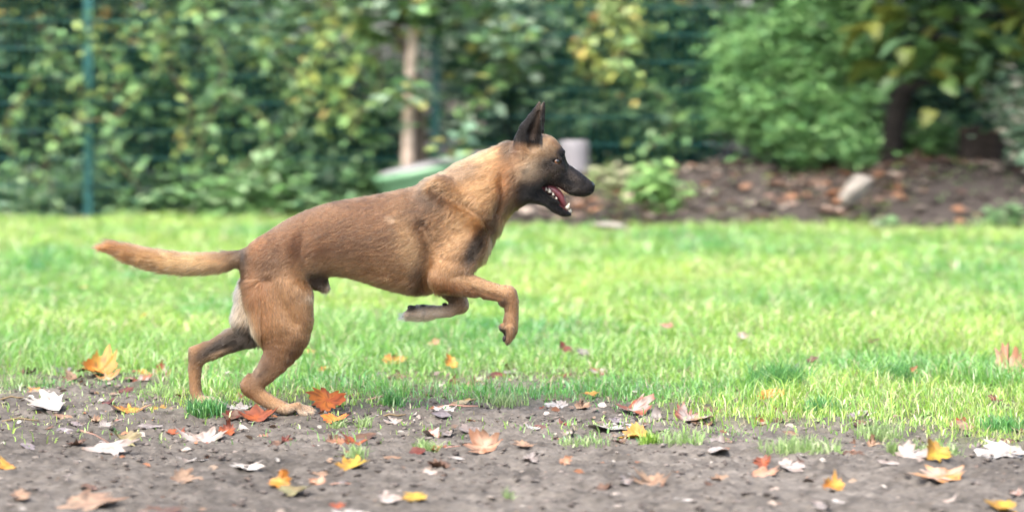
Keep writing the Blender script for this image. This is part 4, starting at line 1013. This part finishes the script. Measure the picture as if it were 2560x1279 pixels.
def leaf_blade(kind, seed, curl, fold, twist):
    r = np.random.default_rng(seed)
    H = np.array(HALF if kind == 'maple' else OVAL)
    H = H * (1 + .12 * r.standard_normal((len(H), 1)).clip(-1, 1)) if kind == 'maple' else H
    O = np.concatenate([H, (H[1:-1] * [-1, 1] * (1 + .08 * r.standard_normal((len(H) - 2, 1))))[::-1]])
    m = len(O); ctr = np.array([0, .32]); rings = [.25, .5, .75, 1.0]
    V2 = np.concatenate([[ctr]] + [ctr + (O - ctr) * k for k in rings])
    F = [(0, 1 + k, 1 + (k + 1) % m) for k in range(m)]
    for i in range(3):
        for k in range(m): F.append((1 + i * m + k, 1 + (i + 1) * m + k, 1 + (i + 1) * m + (k + 1) % m, 1 + i * m + (k + 1) % m))
    x, y = V2[:, 0], V2[:, 1] - .32; rad = np.hypot(x, y); an = np.arctan2(y, x)
    z = curl * rad ** 2 * (.6 + .55 * np.cos(an * 2 + r.uniform(0, 6)) + .4 * np.cos(an * 3 + r.uniform(0, 6))) + fold * np.abs(x) + .05 * rad * np.sin(an * 5 + r.uniform(0, 6)) + .03 * (fbm(x * 4 + seed, y * 4, 1, 2, seed) - .5)
    z += curl * .5 * np.maximum(rad - .45, 0) * (r.random() + .4)
    # bend: roll part of the blade over
    if twist:
        b = np.maximum(x * math.cos(twist) + y * math.sin(twist) - .05, 0)
        k = 2.4; z = z + (1 - np.cos(np.minimum(b * k, 2.2))) / k * .9; s = np.where(b > 0, np.sin(np.minimum(b * k, 2.2)) / k - b, 0)
        x = x + s * math.cos(twist); y = y + s * math.sin(twist)
    vein = np.zeros(len(V2))
    if kind == 'maple':
        for a0 in (90, 22, 158, -32, 212): 
            dd = np.abs((np.degrees(an) - a0 + 180) % 360 - 180); vein = np.maximum(vein, np.exp(-(dd * rad / 4.0) ** 2))
    return np.stack([x, y, z], 1), F, vein, rad

def fallen(px, py, wpx, colr, label, style='flat', spin=None, kind='maple', seed=0, lift=0.0, stalk=None, back=None):
    D = 4380.0 / (py - 300.0)
    x = (px - 1280) / FOC * D; y = CAM_Y + D; z0 = float(gz(x, y))
    r = np.random.default_rng(seed + int(px * 7 + py))
    cu, fo, tw, tl = {'prone': (.10, .02, 0, 3), 'flat': (.14, .03, 0, 10), 'cup': (.34, .10, 0, 14), 'fold': (.2, .45, 0, 12), 'roll': (.25, .08, r.uniform(0, 6.28), 14), 'stand': (.28, .15, r.uniform(0, 6.28), 40), 'side': (.25, .4, 1.5, 26)}[style]
    V, F, vein, rad = leaf_blade(kind, seed + int(px), cu, fo, tw)
    sp = math.radians(r.uniform(0, 360) if spin is None else spin)
    M = np.array((Euler((math.radians(tl + r.uniform(-5, 5)), math.radians(r.uniform(-10, 10)), 0)).to_matrix() @ Euler((0, 0, sp)).to_matrix()))
    W = V @ M.T
    s = wpx / FOC * D / (W[:, 0].max() - W[:, 0].min()); W = W * s
    n = len(W)
    tri = np.zeros_like(W)
    nr = M @ np.array([0, 0, 1]); th = .0006
    W2 = np.concatenate([W, W - nr * th]); F2 = [f for f in F] + [tuple(n + i for i in f[::-1]) for f in F]
    W2[:, 2] -= W2[:, 2].min(); W2[:, :2] -= (W[:, :2].min(0) + W[:, :2].max(0)) / 2
    c1, c2 = [np.array(q) for q in LC[colr]]; b1, b2 = [np.array(q) for q in LC[back or colr]]
    pn = fbm(V[:, 0] * 3 + seed + px, V[:, 1] * 3, 1, 2, int(px) % 97); mix = sstep(.42, .62, pn + .25 * (rad - .35))[:, None]
    top = (c1 * (1 - mix) + c2 * mix) * (1 + .16 * vein[:, None]); bot = (b1 * (1 - mix) + b2 * mix) * (1 + .14 * vein[:, None])
    spots = (r.random(n) < .16)[:, None]; top = np.where(spots, top * .5, top)
    z0 = max(z0, float(np.mean(np.sort(gz(x + W2[:n:9, 0], y + W2[:n:9, 1]))[-4:])) - .004)
    o = mesh_ob('fallen_leaf', W2, F2, M_fallen, colors=np.concatenate([top, bot]).clip(0, .85), smooth=True, loc=(x, y, z0 - .002 + lift))
    tag(o, label, 'leaf', 'fallen leaves')
    if stalk:
        i0 = 1 + 3 * (len(V) - 1) // 4; st = Vector(W2[i0])
        a = math.radians(stalk[0]); L = stalk[1] / FOC * D
        e = st + Vector((math.cos(a) * L, math.sin(a) * L * .3, max(.004, L * stalk[2])))
        mid = (st + e) / 2 + Vector((0, 0, L * .06))
        v, f = tube([st, mid, e], [.0014, .0012, .0016], 6); mesh_ob('stalk', v, f, M_stalk, parent=o, smooth=True)
    return o

FL = [
 (110, 1022, 92, 'white', 'large whitish domed leaf at the left edge of the earth path', 'cup'),
 (247, 945, 78, 'orange', 'bright orange-yellow leaf raised in thin grass at the left', 'side'),
 (265, 950, 60, 'paleorange', 'pale leaf with orange edge just below the bright raised orange-yellow leaf', 'cup'),
 (125, 955, 84, 'pale', 'flat pale leaf above the large whitish domed leaf', 'prone'),
 (160, 930, 56, 'lilac', 'lilac-grey leaf with a rusty edge in the grass at the left', 'fold'),
 (88, 978, 40, 'paleorange', 'small cream leaf with orange edge just above the large whitish domed leaf', 'flat'),
 (361, 938, 42, 'orange', 'small flat orange leaf lying in grass left of the far hind leg', 'flat'),
 (300, 984, 64, 'red', 'dark red-brown leaf lying above the bright orange stalked leaf', 'flat'),
 (325, 1026, 76, 'orange', 'bright orange leaf with a raised stalk on bare earth at the left', 'cup', 0, 20, (25, 50, .45)),
 (403, 1018, 38, 'yellow', 'small yellowish leaf left of the far hind paw', 'flat'),
 (438, 1076, 50, 'rust', 'dark rusty leaf at the left side of a big pale leaf', 'roll'),
 (503, 1094, 112, 'pale', 'big pale maple leaf lying in front of the far hind paw', 'cup', 0, 0, (110, 45, .4)),
 (566, 1078, 40, 'rust', 'small dark rusty leaf at the right side of the big pale maple leaf', 'roll'),
 (375, 1064, 66, 'grey', 'thin grey leaf on the earth left of the big pale maple leaf', 'flat'),
 (280, 1134, 112, 'pale', 'pale pointed maple leaf with a very long stalk', 'flat', 0, 200, (150, 85, .35)),
 (318, 1108, 62, 'olive', 'olive-yellow curled lobe resting on the long-stalked pale leaf', 'stand'),
 (478, 1146, 86, 'white', 'narrow white leaf with an orange tip on the earth', 'prone'),
 (618, 1166, 76, 'white', 'white star-shaped leaf in front of the near hind paw', 'cup'),
 (368, 1168, 45, 'orange', 'small oval orange leaf alone on the bare earth', 'flat', 0, 90, None, 'oval'),
 (472, 1192, 72, 'tan', 'tan curled leaf right of the small oval orange leaf', 'roll'),
 (14, 1170, 48, 'orange', 'orange leaf cut by the left picture edge', 'cup'),
 (235, 1216, 74, 'brown', 'thin brown curled leaf near the lower left corner', 'prone'),
 (232, 1256, 150, 'tan', 'long tan leaf lying at the bottom left', 'prone'),
 (392, 1274, 118, 'brown', 'brown crumpled leaf at the bottom edge, left', 'prone'),
 (585, 1042, 44, 'red', 'dark red leaf behind the near hind paw', 'roll'),
 (645, 1044, 100, 'rust', 'rust-brown curled leaf under the near hind foot', 'cup'),
 (606, 1022, 66, 'white', 'pale flat leaf between the two hind legs', 'flat'),
 (814, 1020, 96, 'burnt', 'large orange maple leaf in front of the near hind toes', 'stand'),
 (838, 1052, 70, 'burnt', 'orange-red leaf lying right below the large orange maple leaf', 'cup'),
 (886, 1110, 84, 'rust', 'dark rusty folded leaf on earth below the dog\'s belly', 'fold'),
 (848, 1108, 50, 'peach', 'pinkish pale leaf left of the dark rusty folded leaf', 'flat'),
 (880, 1172, 84, 'yellow', 'yellow and pale curled leaf with grass around it', 'cup'),
 (700, 1210, 58, 'orange', 'orange pale leaf standing upright near the lower middle', 'stand'),
 (738, 1224, 84, 'olive', 'pale olive leaf with dark underside beside the upright orange leaf', 'cup'),
 (792, 1206, 36, 'peach', 'small upright orange-tan leaf with a stalk pointing right', 'stand', 0, 60, (0, 80, .05)),
 (845, 1260, 42, 'rust', 'small rusty leaf at the bottom, left of the big white leaf', 'flat'),
 (888, 1277, 98, 'white', 'big white leaf at the bottom edge of the picture', 'prone'),
 (1035, 1256, 60, 'yellow', 'yellow flat leaf at the bottom near the middle', 'flat'),
 (975, 1253, 52, 'pale', 'pinkish pale leaf left of the yellow flat leaf', 'flat'),
 (1092, 1116, 46, 'rust', 'rusty orange leaf in a grass tuft below the dog\'s chest', 'cup', 0, 10, (20, 60, .2)),
 (1207, 1130, 82, 'peach', 'peach-tan veined maple leaf standing up on the earth', 'stand'),
 (1140, 1148, 38, 'white', 'small white oval leaf left of the peach-tan leaf', 'flat', 0, 80, None, 'oval'),
 (1105, 1030, 66, 'white', 'whitish leaf of the pale heap under the folded forepaw', 'flat'),
 (1160, 1014, 60, 'paleyellow', 'cream-yellow leaf of the pale heap under the folded forepaw', 'cup'),
 (985, 1050, 46, 'pale', 'small pale leaf on earth below the folded forepaw', 'flat'),
 (985, 918, 62, 'orange', 'dull orange leaf half sunk in grass below the belly', 'flat', .02),
 (1128, 928, 34, 'orange', 'small orange leaf in grass below the forelegs', 'stand', .02),
 (1086, 880, 30, 'peach', 'small peach leaf in grass left of the near forepaw', 'cup', .03),
 (810, 936, 34, 'orange', 'small orange leaf in grass right of the near hind leg', 'flat', .015),
 (766, 896, 46, 'paleyellow', 'pale yellow leaf in grass touching the near hind shank', 'flat', .02),
 (1415, 892, 30, 'red', 'dark brown leaf sunk in grass right of the near forepaw', 'stand', .02),
 (1456, 898, 32, 'lilac', 'grey-lilac leaf sunk in grass right of the dark brown leaf', 'cup', .02),
 (1360, 1016, 28, 'rust', 'small curled rusty leaf at the lawn edge below the near forepaw', 'roll'),
 (1388, 1018, 54, 'white', 'whitish ragged leaf beside the small curled rusty leaf', 'flat'),
 (1476, 994, 46, 'orange', 'orange-brown leaf at the lawn edge in the middle', 'flat', .01),
 (1588, 1026, 86, 'palerust', 'pale pinkish leaf with a rust edge at the lawn edge', 'fold'),
 (1532, 1076, 112, 'white', 'wide ragged white leaf on the earth right of the middle', 'prone'),
 (1580, 1092, 76, 'orange', 'flat orange leaf under the wide ragged white leaf', 'fold'),
 (1613, 1074, 18, 'brown', 'thin brown leaf standing on edge beside the flat orange leaf', 'stand'),
 (1736, 1056, 84, 'palerust', 'pale folded leaf with bright rust underside at the lawn edge', 'fold'),
 (1627, 1208, 96, 'tan', 'tan curled leaf with raised tips on the bare earth', 'cup'),
 (1905, 1166, 44, 'rust', 'red-orange leaf standing up at the right', 'stand'),
 (1898, 1180, 86, 'peach', 'pale pinkish leaf below the standing red-orange leaf', 'flat'),
 (1907, 1058, 36, 'palerust', 'small dark-mouthed curled leaf at the lawn edge on the right', 'roll'),
 (1926, 1006, 70, 'orange', 'bright orange leaf in the grass on the right', 'cup', .015),
 (2148, 1036, 72, 'white', 'broad white leaf at the lawn edge on the right', 'flat'),
 (2420, 1046, 72, 'rust', 'rust-red leaf at the lawn edge near the right side', 'cup'),
 (2490, 1010, 36, 'red', 'dark red leaf in grass near the right picture edge', 'cup', .01),
 (2400, 1066, 60, 'tan', 'tan leaf lying just below the rust-red leaf at the right', 'flat'),
 (2130, 1130, 58, 'brown', 'brown leaf with a hanging stalk in sparse grass at the right', 'cup', 0, 180, (-70, 26, .05)),
 (2508, 1142, 120, 'white', 'large white leaf cut by the right picture edge', 'prone'),
 (2340, 1196, 130, 'paleorange', 'largest orange and pale leaf at the lower right with a long stalk', 'flat', 0, 30, (170, 70, .03)),
 (2345, 1166, 60, 'yellow', 'yellow-orange lobe rising behind the largest orange and pale leaf', 'stand'),
 (2290, 1160, 84, 'pale', 'pale leaf leaning behind the largest orange and pale leaf', 'flat'),
 (2085, 1216, 56, 'orange', 'small bright orange leaf alone at the lower right', 'roll'),
 (2500, 1268, 82, 'yellow', 'yellow-orange leaf in the bottom right corner', 'cup'),
 (2526, 948, 62, 'peach', 'peach-pale leaf standing in grass at the right picture edge', 'side', .02),
 (2430, 945, 32, 'rust', 'small rust leaf in the grass left of the peach-pale leaf', 'stand', .015),
 (2285, 950, 26, 'rust', 'tiny rust leaf in the grass between two lush tufts', 'stand', .015),
 (2032, 922, 30, 'brown', 'small brown leaf behind a lush grass tuft on the right', 'stand', .02),
 (2178, 880, 46, 'brown', 'grey-brown leaf lying on the lawn at the right', 'flat', .03),
 (210, 735, 26, 'orange', 'orange-brown leaf far out on the lawn below the tail', 'stand', .02),
 (357, 812, 26, 'orange', 'orange upright leaf on the lawn left of the far hind leg', 'stand', .02),
 (860, 735, 34, 'peach', 'pale blurred leaf on the lawn beside the belly', 'cup', .03),
 (1855, 868, 24, 'pale', 'tiny pale leaf upright on the lawn at the right', 'stand', .03),
 (1664, 848, 34, 'peach', 'tiny peach leaf on the lawn right of the middle', 'flat', .04),
 (1307, 1124, 52, 'tan', 'tan broken leaf right of the peach-tan leaf', 'flat'),
 (1415, 1158, 28, 'peach', 'small peach leaf upright on bare earth in the middle', 'stand'),
 (1391, 1090, 24, 'rust', 'tiny rust leaf on the earth in the middle', 'flat'),
 (1332, 1076, 34, 'white', 'small white chip leaf on the earth below the near forepaw', 'cup'),
 (1700, 1258, 60, 'white', 'whitish flat leaf at the bottom right of the middle', 'flat', 0, 90, None, 'oval'),
 (610, 1070, 24, 'white', 'small white petal-like leaf below the near hind foot', 'cup', 0, 40, None, 'oval'),
 (2095, 1250, 24, 'white', 'small round white leaf at the bottom right', 'cup', 0, 40, None, 'oval'),
 (1980, 1168, 60, 'pale', 'faded pale leaf on the earth under a sparse grass patch', 'flat'),
 (2220, 1172, 46, 'pale', 'narrow pale leaf left of the leaning pale leaf', 'flat', 0, 80, None, 'oval'),
]
for i, t in enumerate(FL):
    t = list(t) + [None] * 10
    fallen(t[0], t[1], t[2] * (1.22 if t[3] in ('white', 'pale', 'tan', 'peach', 'palerust', 'paleorange') else 1.08), t[3], t[4], t[5], spin=t[7], kind=t[9] or 'maple', seed=i * 13 + 1, lift=t[6] or 0.0, stalk=t[8])

CUT = [' with', ' on ', ' in ', ' at ', ' lying', ' beside', ' just', ' near', ' under', ' below', ' above', ' behind', ' half', ' standing', ' left of', ' right of', ' of the', ' cut', ' alone', ' sunk', ' raised', ' leaning', ' resting', ' between', ' from', ' around', ' upright', ' rising', ' touching', ' far', ' scattered']
def core(l):
    k = min([l.find(c) for c in CUT if l.find(c) > 0] + [len(l)]); return l[:k]
ANCH = [(t[0], t[1], core(t[4])) for t in FL]
ANCH = [q for q in ANCH if sum(p[2] == q[2] for p in ANCH) == 1 and 'leaf' in q[2]]
CW = {'burnt': 'orange', 'brown': 'dull brown', 'tan': 'tan', 'grey': 'grey', 'pale': 'pale beige', 'palerust': 'pale rusty', 'red': 'dark red-brown', 'lilac': 'lilac-grey'}
SW = {'flat': 'flat', 'cup': 'cupped', 'roll': 'rolled', 'fold': 'folded', 'prone': 'flat'}
used = set(); r_ = np.random.default_rng(77)
for i in range(140):
    py_ = 925 + 190 * r_.random() ** 1.3 if i < 115 else r_.uniform(1110, 1270)
    px_ = r_.uniform(-10, 2570); ck = ['brown', 'tan', 'grey', 'pale', 'palerust', 'brown', 'red', 'lilac'][int(r_.integers(0, 8))]
    sk = ['flat', 'cup', 'roll', 'fold', 'roll', 'prone'][int(r_.integers(0, 6))]; kd = 'maple' if r_.random() < .7 else 'oval'
    q = min(ANCH, key=lambda p: math.hypot(p[0] - px_, 2 * (p[1] - py_))); ddx, ddy = px_ - q[0], py_ - q[1]
    where = ('right of' if ddx > 0 else 'left of') if abs(ddx) > 1.5 * abs(ddy) else ('in front of' if ddy > 0 else 'behind')
    lb = 'small %s %s%s leaf %s the %s' % (SW[sk], CW[ck], ' oval' if kd == 'oval' else '', where, q[2])
    wd = r_.uniform(26, 60)
    if lb in used or len(lb.split()) > 16: continue
    used.add(lb)
    fallen(px_, py_, wd, ck, lb, sk, kind=kd, seed=900 + i * 7)['group'] = 'small dull leaves strewn along the lawn edge'

# small broken bits of leaf on the path
n = 3600
x = RNG.uniform(-1.6, 1.6, n); y = RNG.uniform(-1.7, .9, n); k = RNG.random(n) < (1 - .75 * lawn_mask(x, y)) * (.25 + .75 * sstep(-.9, .2, y)); x, y = x[k], y[k]
C = np.stack([x, y, gz(x, y) + .003], 1)
V, F, c = leaf_mesh(C, .005 + .022 * RNG.random(len(C)) ** 3, [(.22, .19, .17), (.18, .145, .12), (.27, .25, .22), (.12, .08, .055), (.17, .07, .03), (.14, .10, .07), (.10, .08, .065), (.085, .06, .045)], droop=-.12, aspect=.75, up=1.0)
tag(mesh_ob('leaf_crumbs', V, F, M_fallen, colors=c), 'small broken leaf bits scattered over the earth path', kind='stuff')

# twigs
for (a, b, L, ang, lab) in ((30, 1006, 60, 8, 'dark twig at the left edge above the large whitish leaf'), (690, 1008, 70, 3, 'dark twig on the earth behind the near hind foot'), (980, 1038, 70, -12, 'thin twig on the earth below the folded forepaw'), (1140, 1024, 110, 4, 'brown twig beside the pale leaf heap'),
                            (50, 1052, 90, 0, 'thin dark twig on bare earth at the left edge'), (960, 1000, 80, 40, 'pale grass straw slanting at the lawn edge')):
    D = 4380 / (b - 300); xx = (a - 1280) / FOC * D; yy = CAM_Y + D; Lm = L / FOC * D; an = math.radians(ang)
    pts_ = [(-.5 * Lm, -.1 * Lm * math.sin(an), .004), (-.1 * Lm, .02, .010), (.2 * Lm, .01, .008), (.5 * Lm * math.cos(an), .05 * Lm, .006 + .4 * Lm * math.sin(abs(an)))]
    v, f = tube(pts_, [.003, .0028, .0024, .0015], 6)
    tag(mesh_ob('twig', v, f, M_stem if 'pale' not in lab else M_stalk, smooth=True, loc=(xx, yy, float(gz(xx, yy)))), lab, 'twig')

# grass tufts on and beside the worn earth
def tuft(a, b, wpx, h, n, pal, lab, wid=.003):
    D = 4380 / (b - 300); xx = (a - 1280) / FOC * D; yy = CAM_Y + D; R_ = wpx / 2 / FOC * D
    sd_ = .5 if 'patch' in lab else .36; n = n if 'patch' in lab else int(n * 1.3)
    x = xx + RNG.standard_normal(n).clip(-2, 2) * R_ * sd_; y = yy + RNG.standard_normal(n).clip(-2, 2) * R_ * sd_
    L = h * RNG.uniform(.45, 1.15, n)
    v, f, c = blades(x, y, L, np.full(n, wid) * RNG.uniform(.7, 1.3, n), RNG.uniform(.2, .98, n), pal)
    v = v - np.array([xx, yy, 0]); o = mesh_ob('grass_tuft', v, f, M_grass, colors=np.repeat(c, 5, 0), loc=(xx, yy, 0))
    if 'patch' in lab: o.name = 'sparse_grass'; tag(o, lab, kind='stuff')
    else: tag(o, lab, 'grass tuft', 'grass tufts on the worn earth')
LUSH = [(.085, .25, .065), (.11, .29, .07), (.07, .21, .075), (.14, .31, .09)]
PALEG = [(.24, .36, .12), (.20, .33, .10), (.30, .38, .18), (.22, .30, .13)]
for q in [(515, 1036, 120, .06, 420, LUSH, 'dark green grass tuft hiding the far hind paw'), (985, 1012, 80, .05, 150, LUSH, 'small green grass tuft on earth below the folded forepaw'), (1068, 1116, 90, .035, 130, PALEG, 'pale grass tuft round the rusty leaf below the chest'),
          (908, 1060, 50, .045, 60, PALEG, 'thin grey-green grass tuft below the belly'), (845, 1060, 50, .04, 60, PALEG, 'thin grass tuft beside the orange-red leaf'), (888, 1140, 80, .04, 100, PALEG, 'grass tuft above the yellow curled leaf'),
          (1620, 1112, 60, .045, 110, [(.20, .36, .05), (.24, .38, .07)], 'bright yellow-green tuft beside the flat orange leaf'), (1700, 1112, 110, .045, 170, PALEG, 'pale grass patch on earth right of the flat orange leaf'), (1450, 1108, 140, .03, 120, PALEG, 'low sparse grass patch on earth in the middle'),
          (2000, 1130, 190, .05, 380, PALEG, 'wide pale grass patch on earth at the right'), (2200, 1090, 120, .05, 240, PALEG, 'pale grass patch below the broad white leaf'), (2335, 1142, 130, .045, 150, PALEG, 'sparse grass patch above the largest orange leaf'), (2235, 1140, 40, .05, 70, PALEG, 'small grass tuft left of the leaning pale leaf'),
          (1950, 970, 200, .10, 900, LUSH, 'lush dark green tuft of long grass on the right'), (2230, 962, 150, .09, 520, LUSH, 'second lush dark green grass tuft further right'), (2060, 1030, 130, .06, 300, LUSH, 'green grass tuft beside the broad white leaf'), (1270, 1240, 30, .025, 24, PALEG, 'tiny grass tuft on bare earth at the bottom middle'),
          (290, 1070, 7, .022, 14, LUSH, 'tiny grass sprout on bare earth at the left'), (430, 990, 120, .045, 200, PALEG, 'yellow-green grass patch left of the far hind paw'), (60, 960, 110, .05, 190, PALEG, 'sparse grass patch at the left edge'), (2510, 1066, 150, .05, 300, LUSH, 'drooping grass clump at the right edge of the earth'), (1260, 1010, 120, .045, 220, PALEG, 'pale grass patch at the lawn edge below the near forepaw')]:
    tuft(*q)
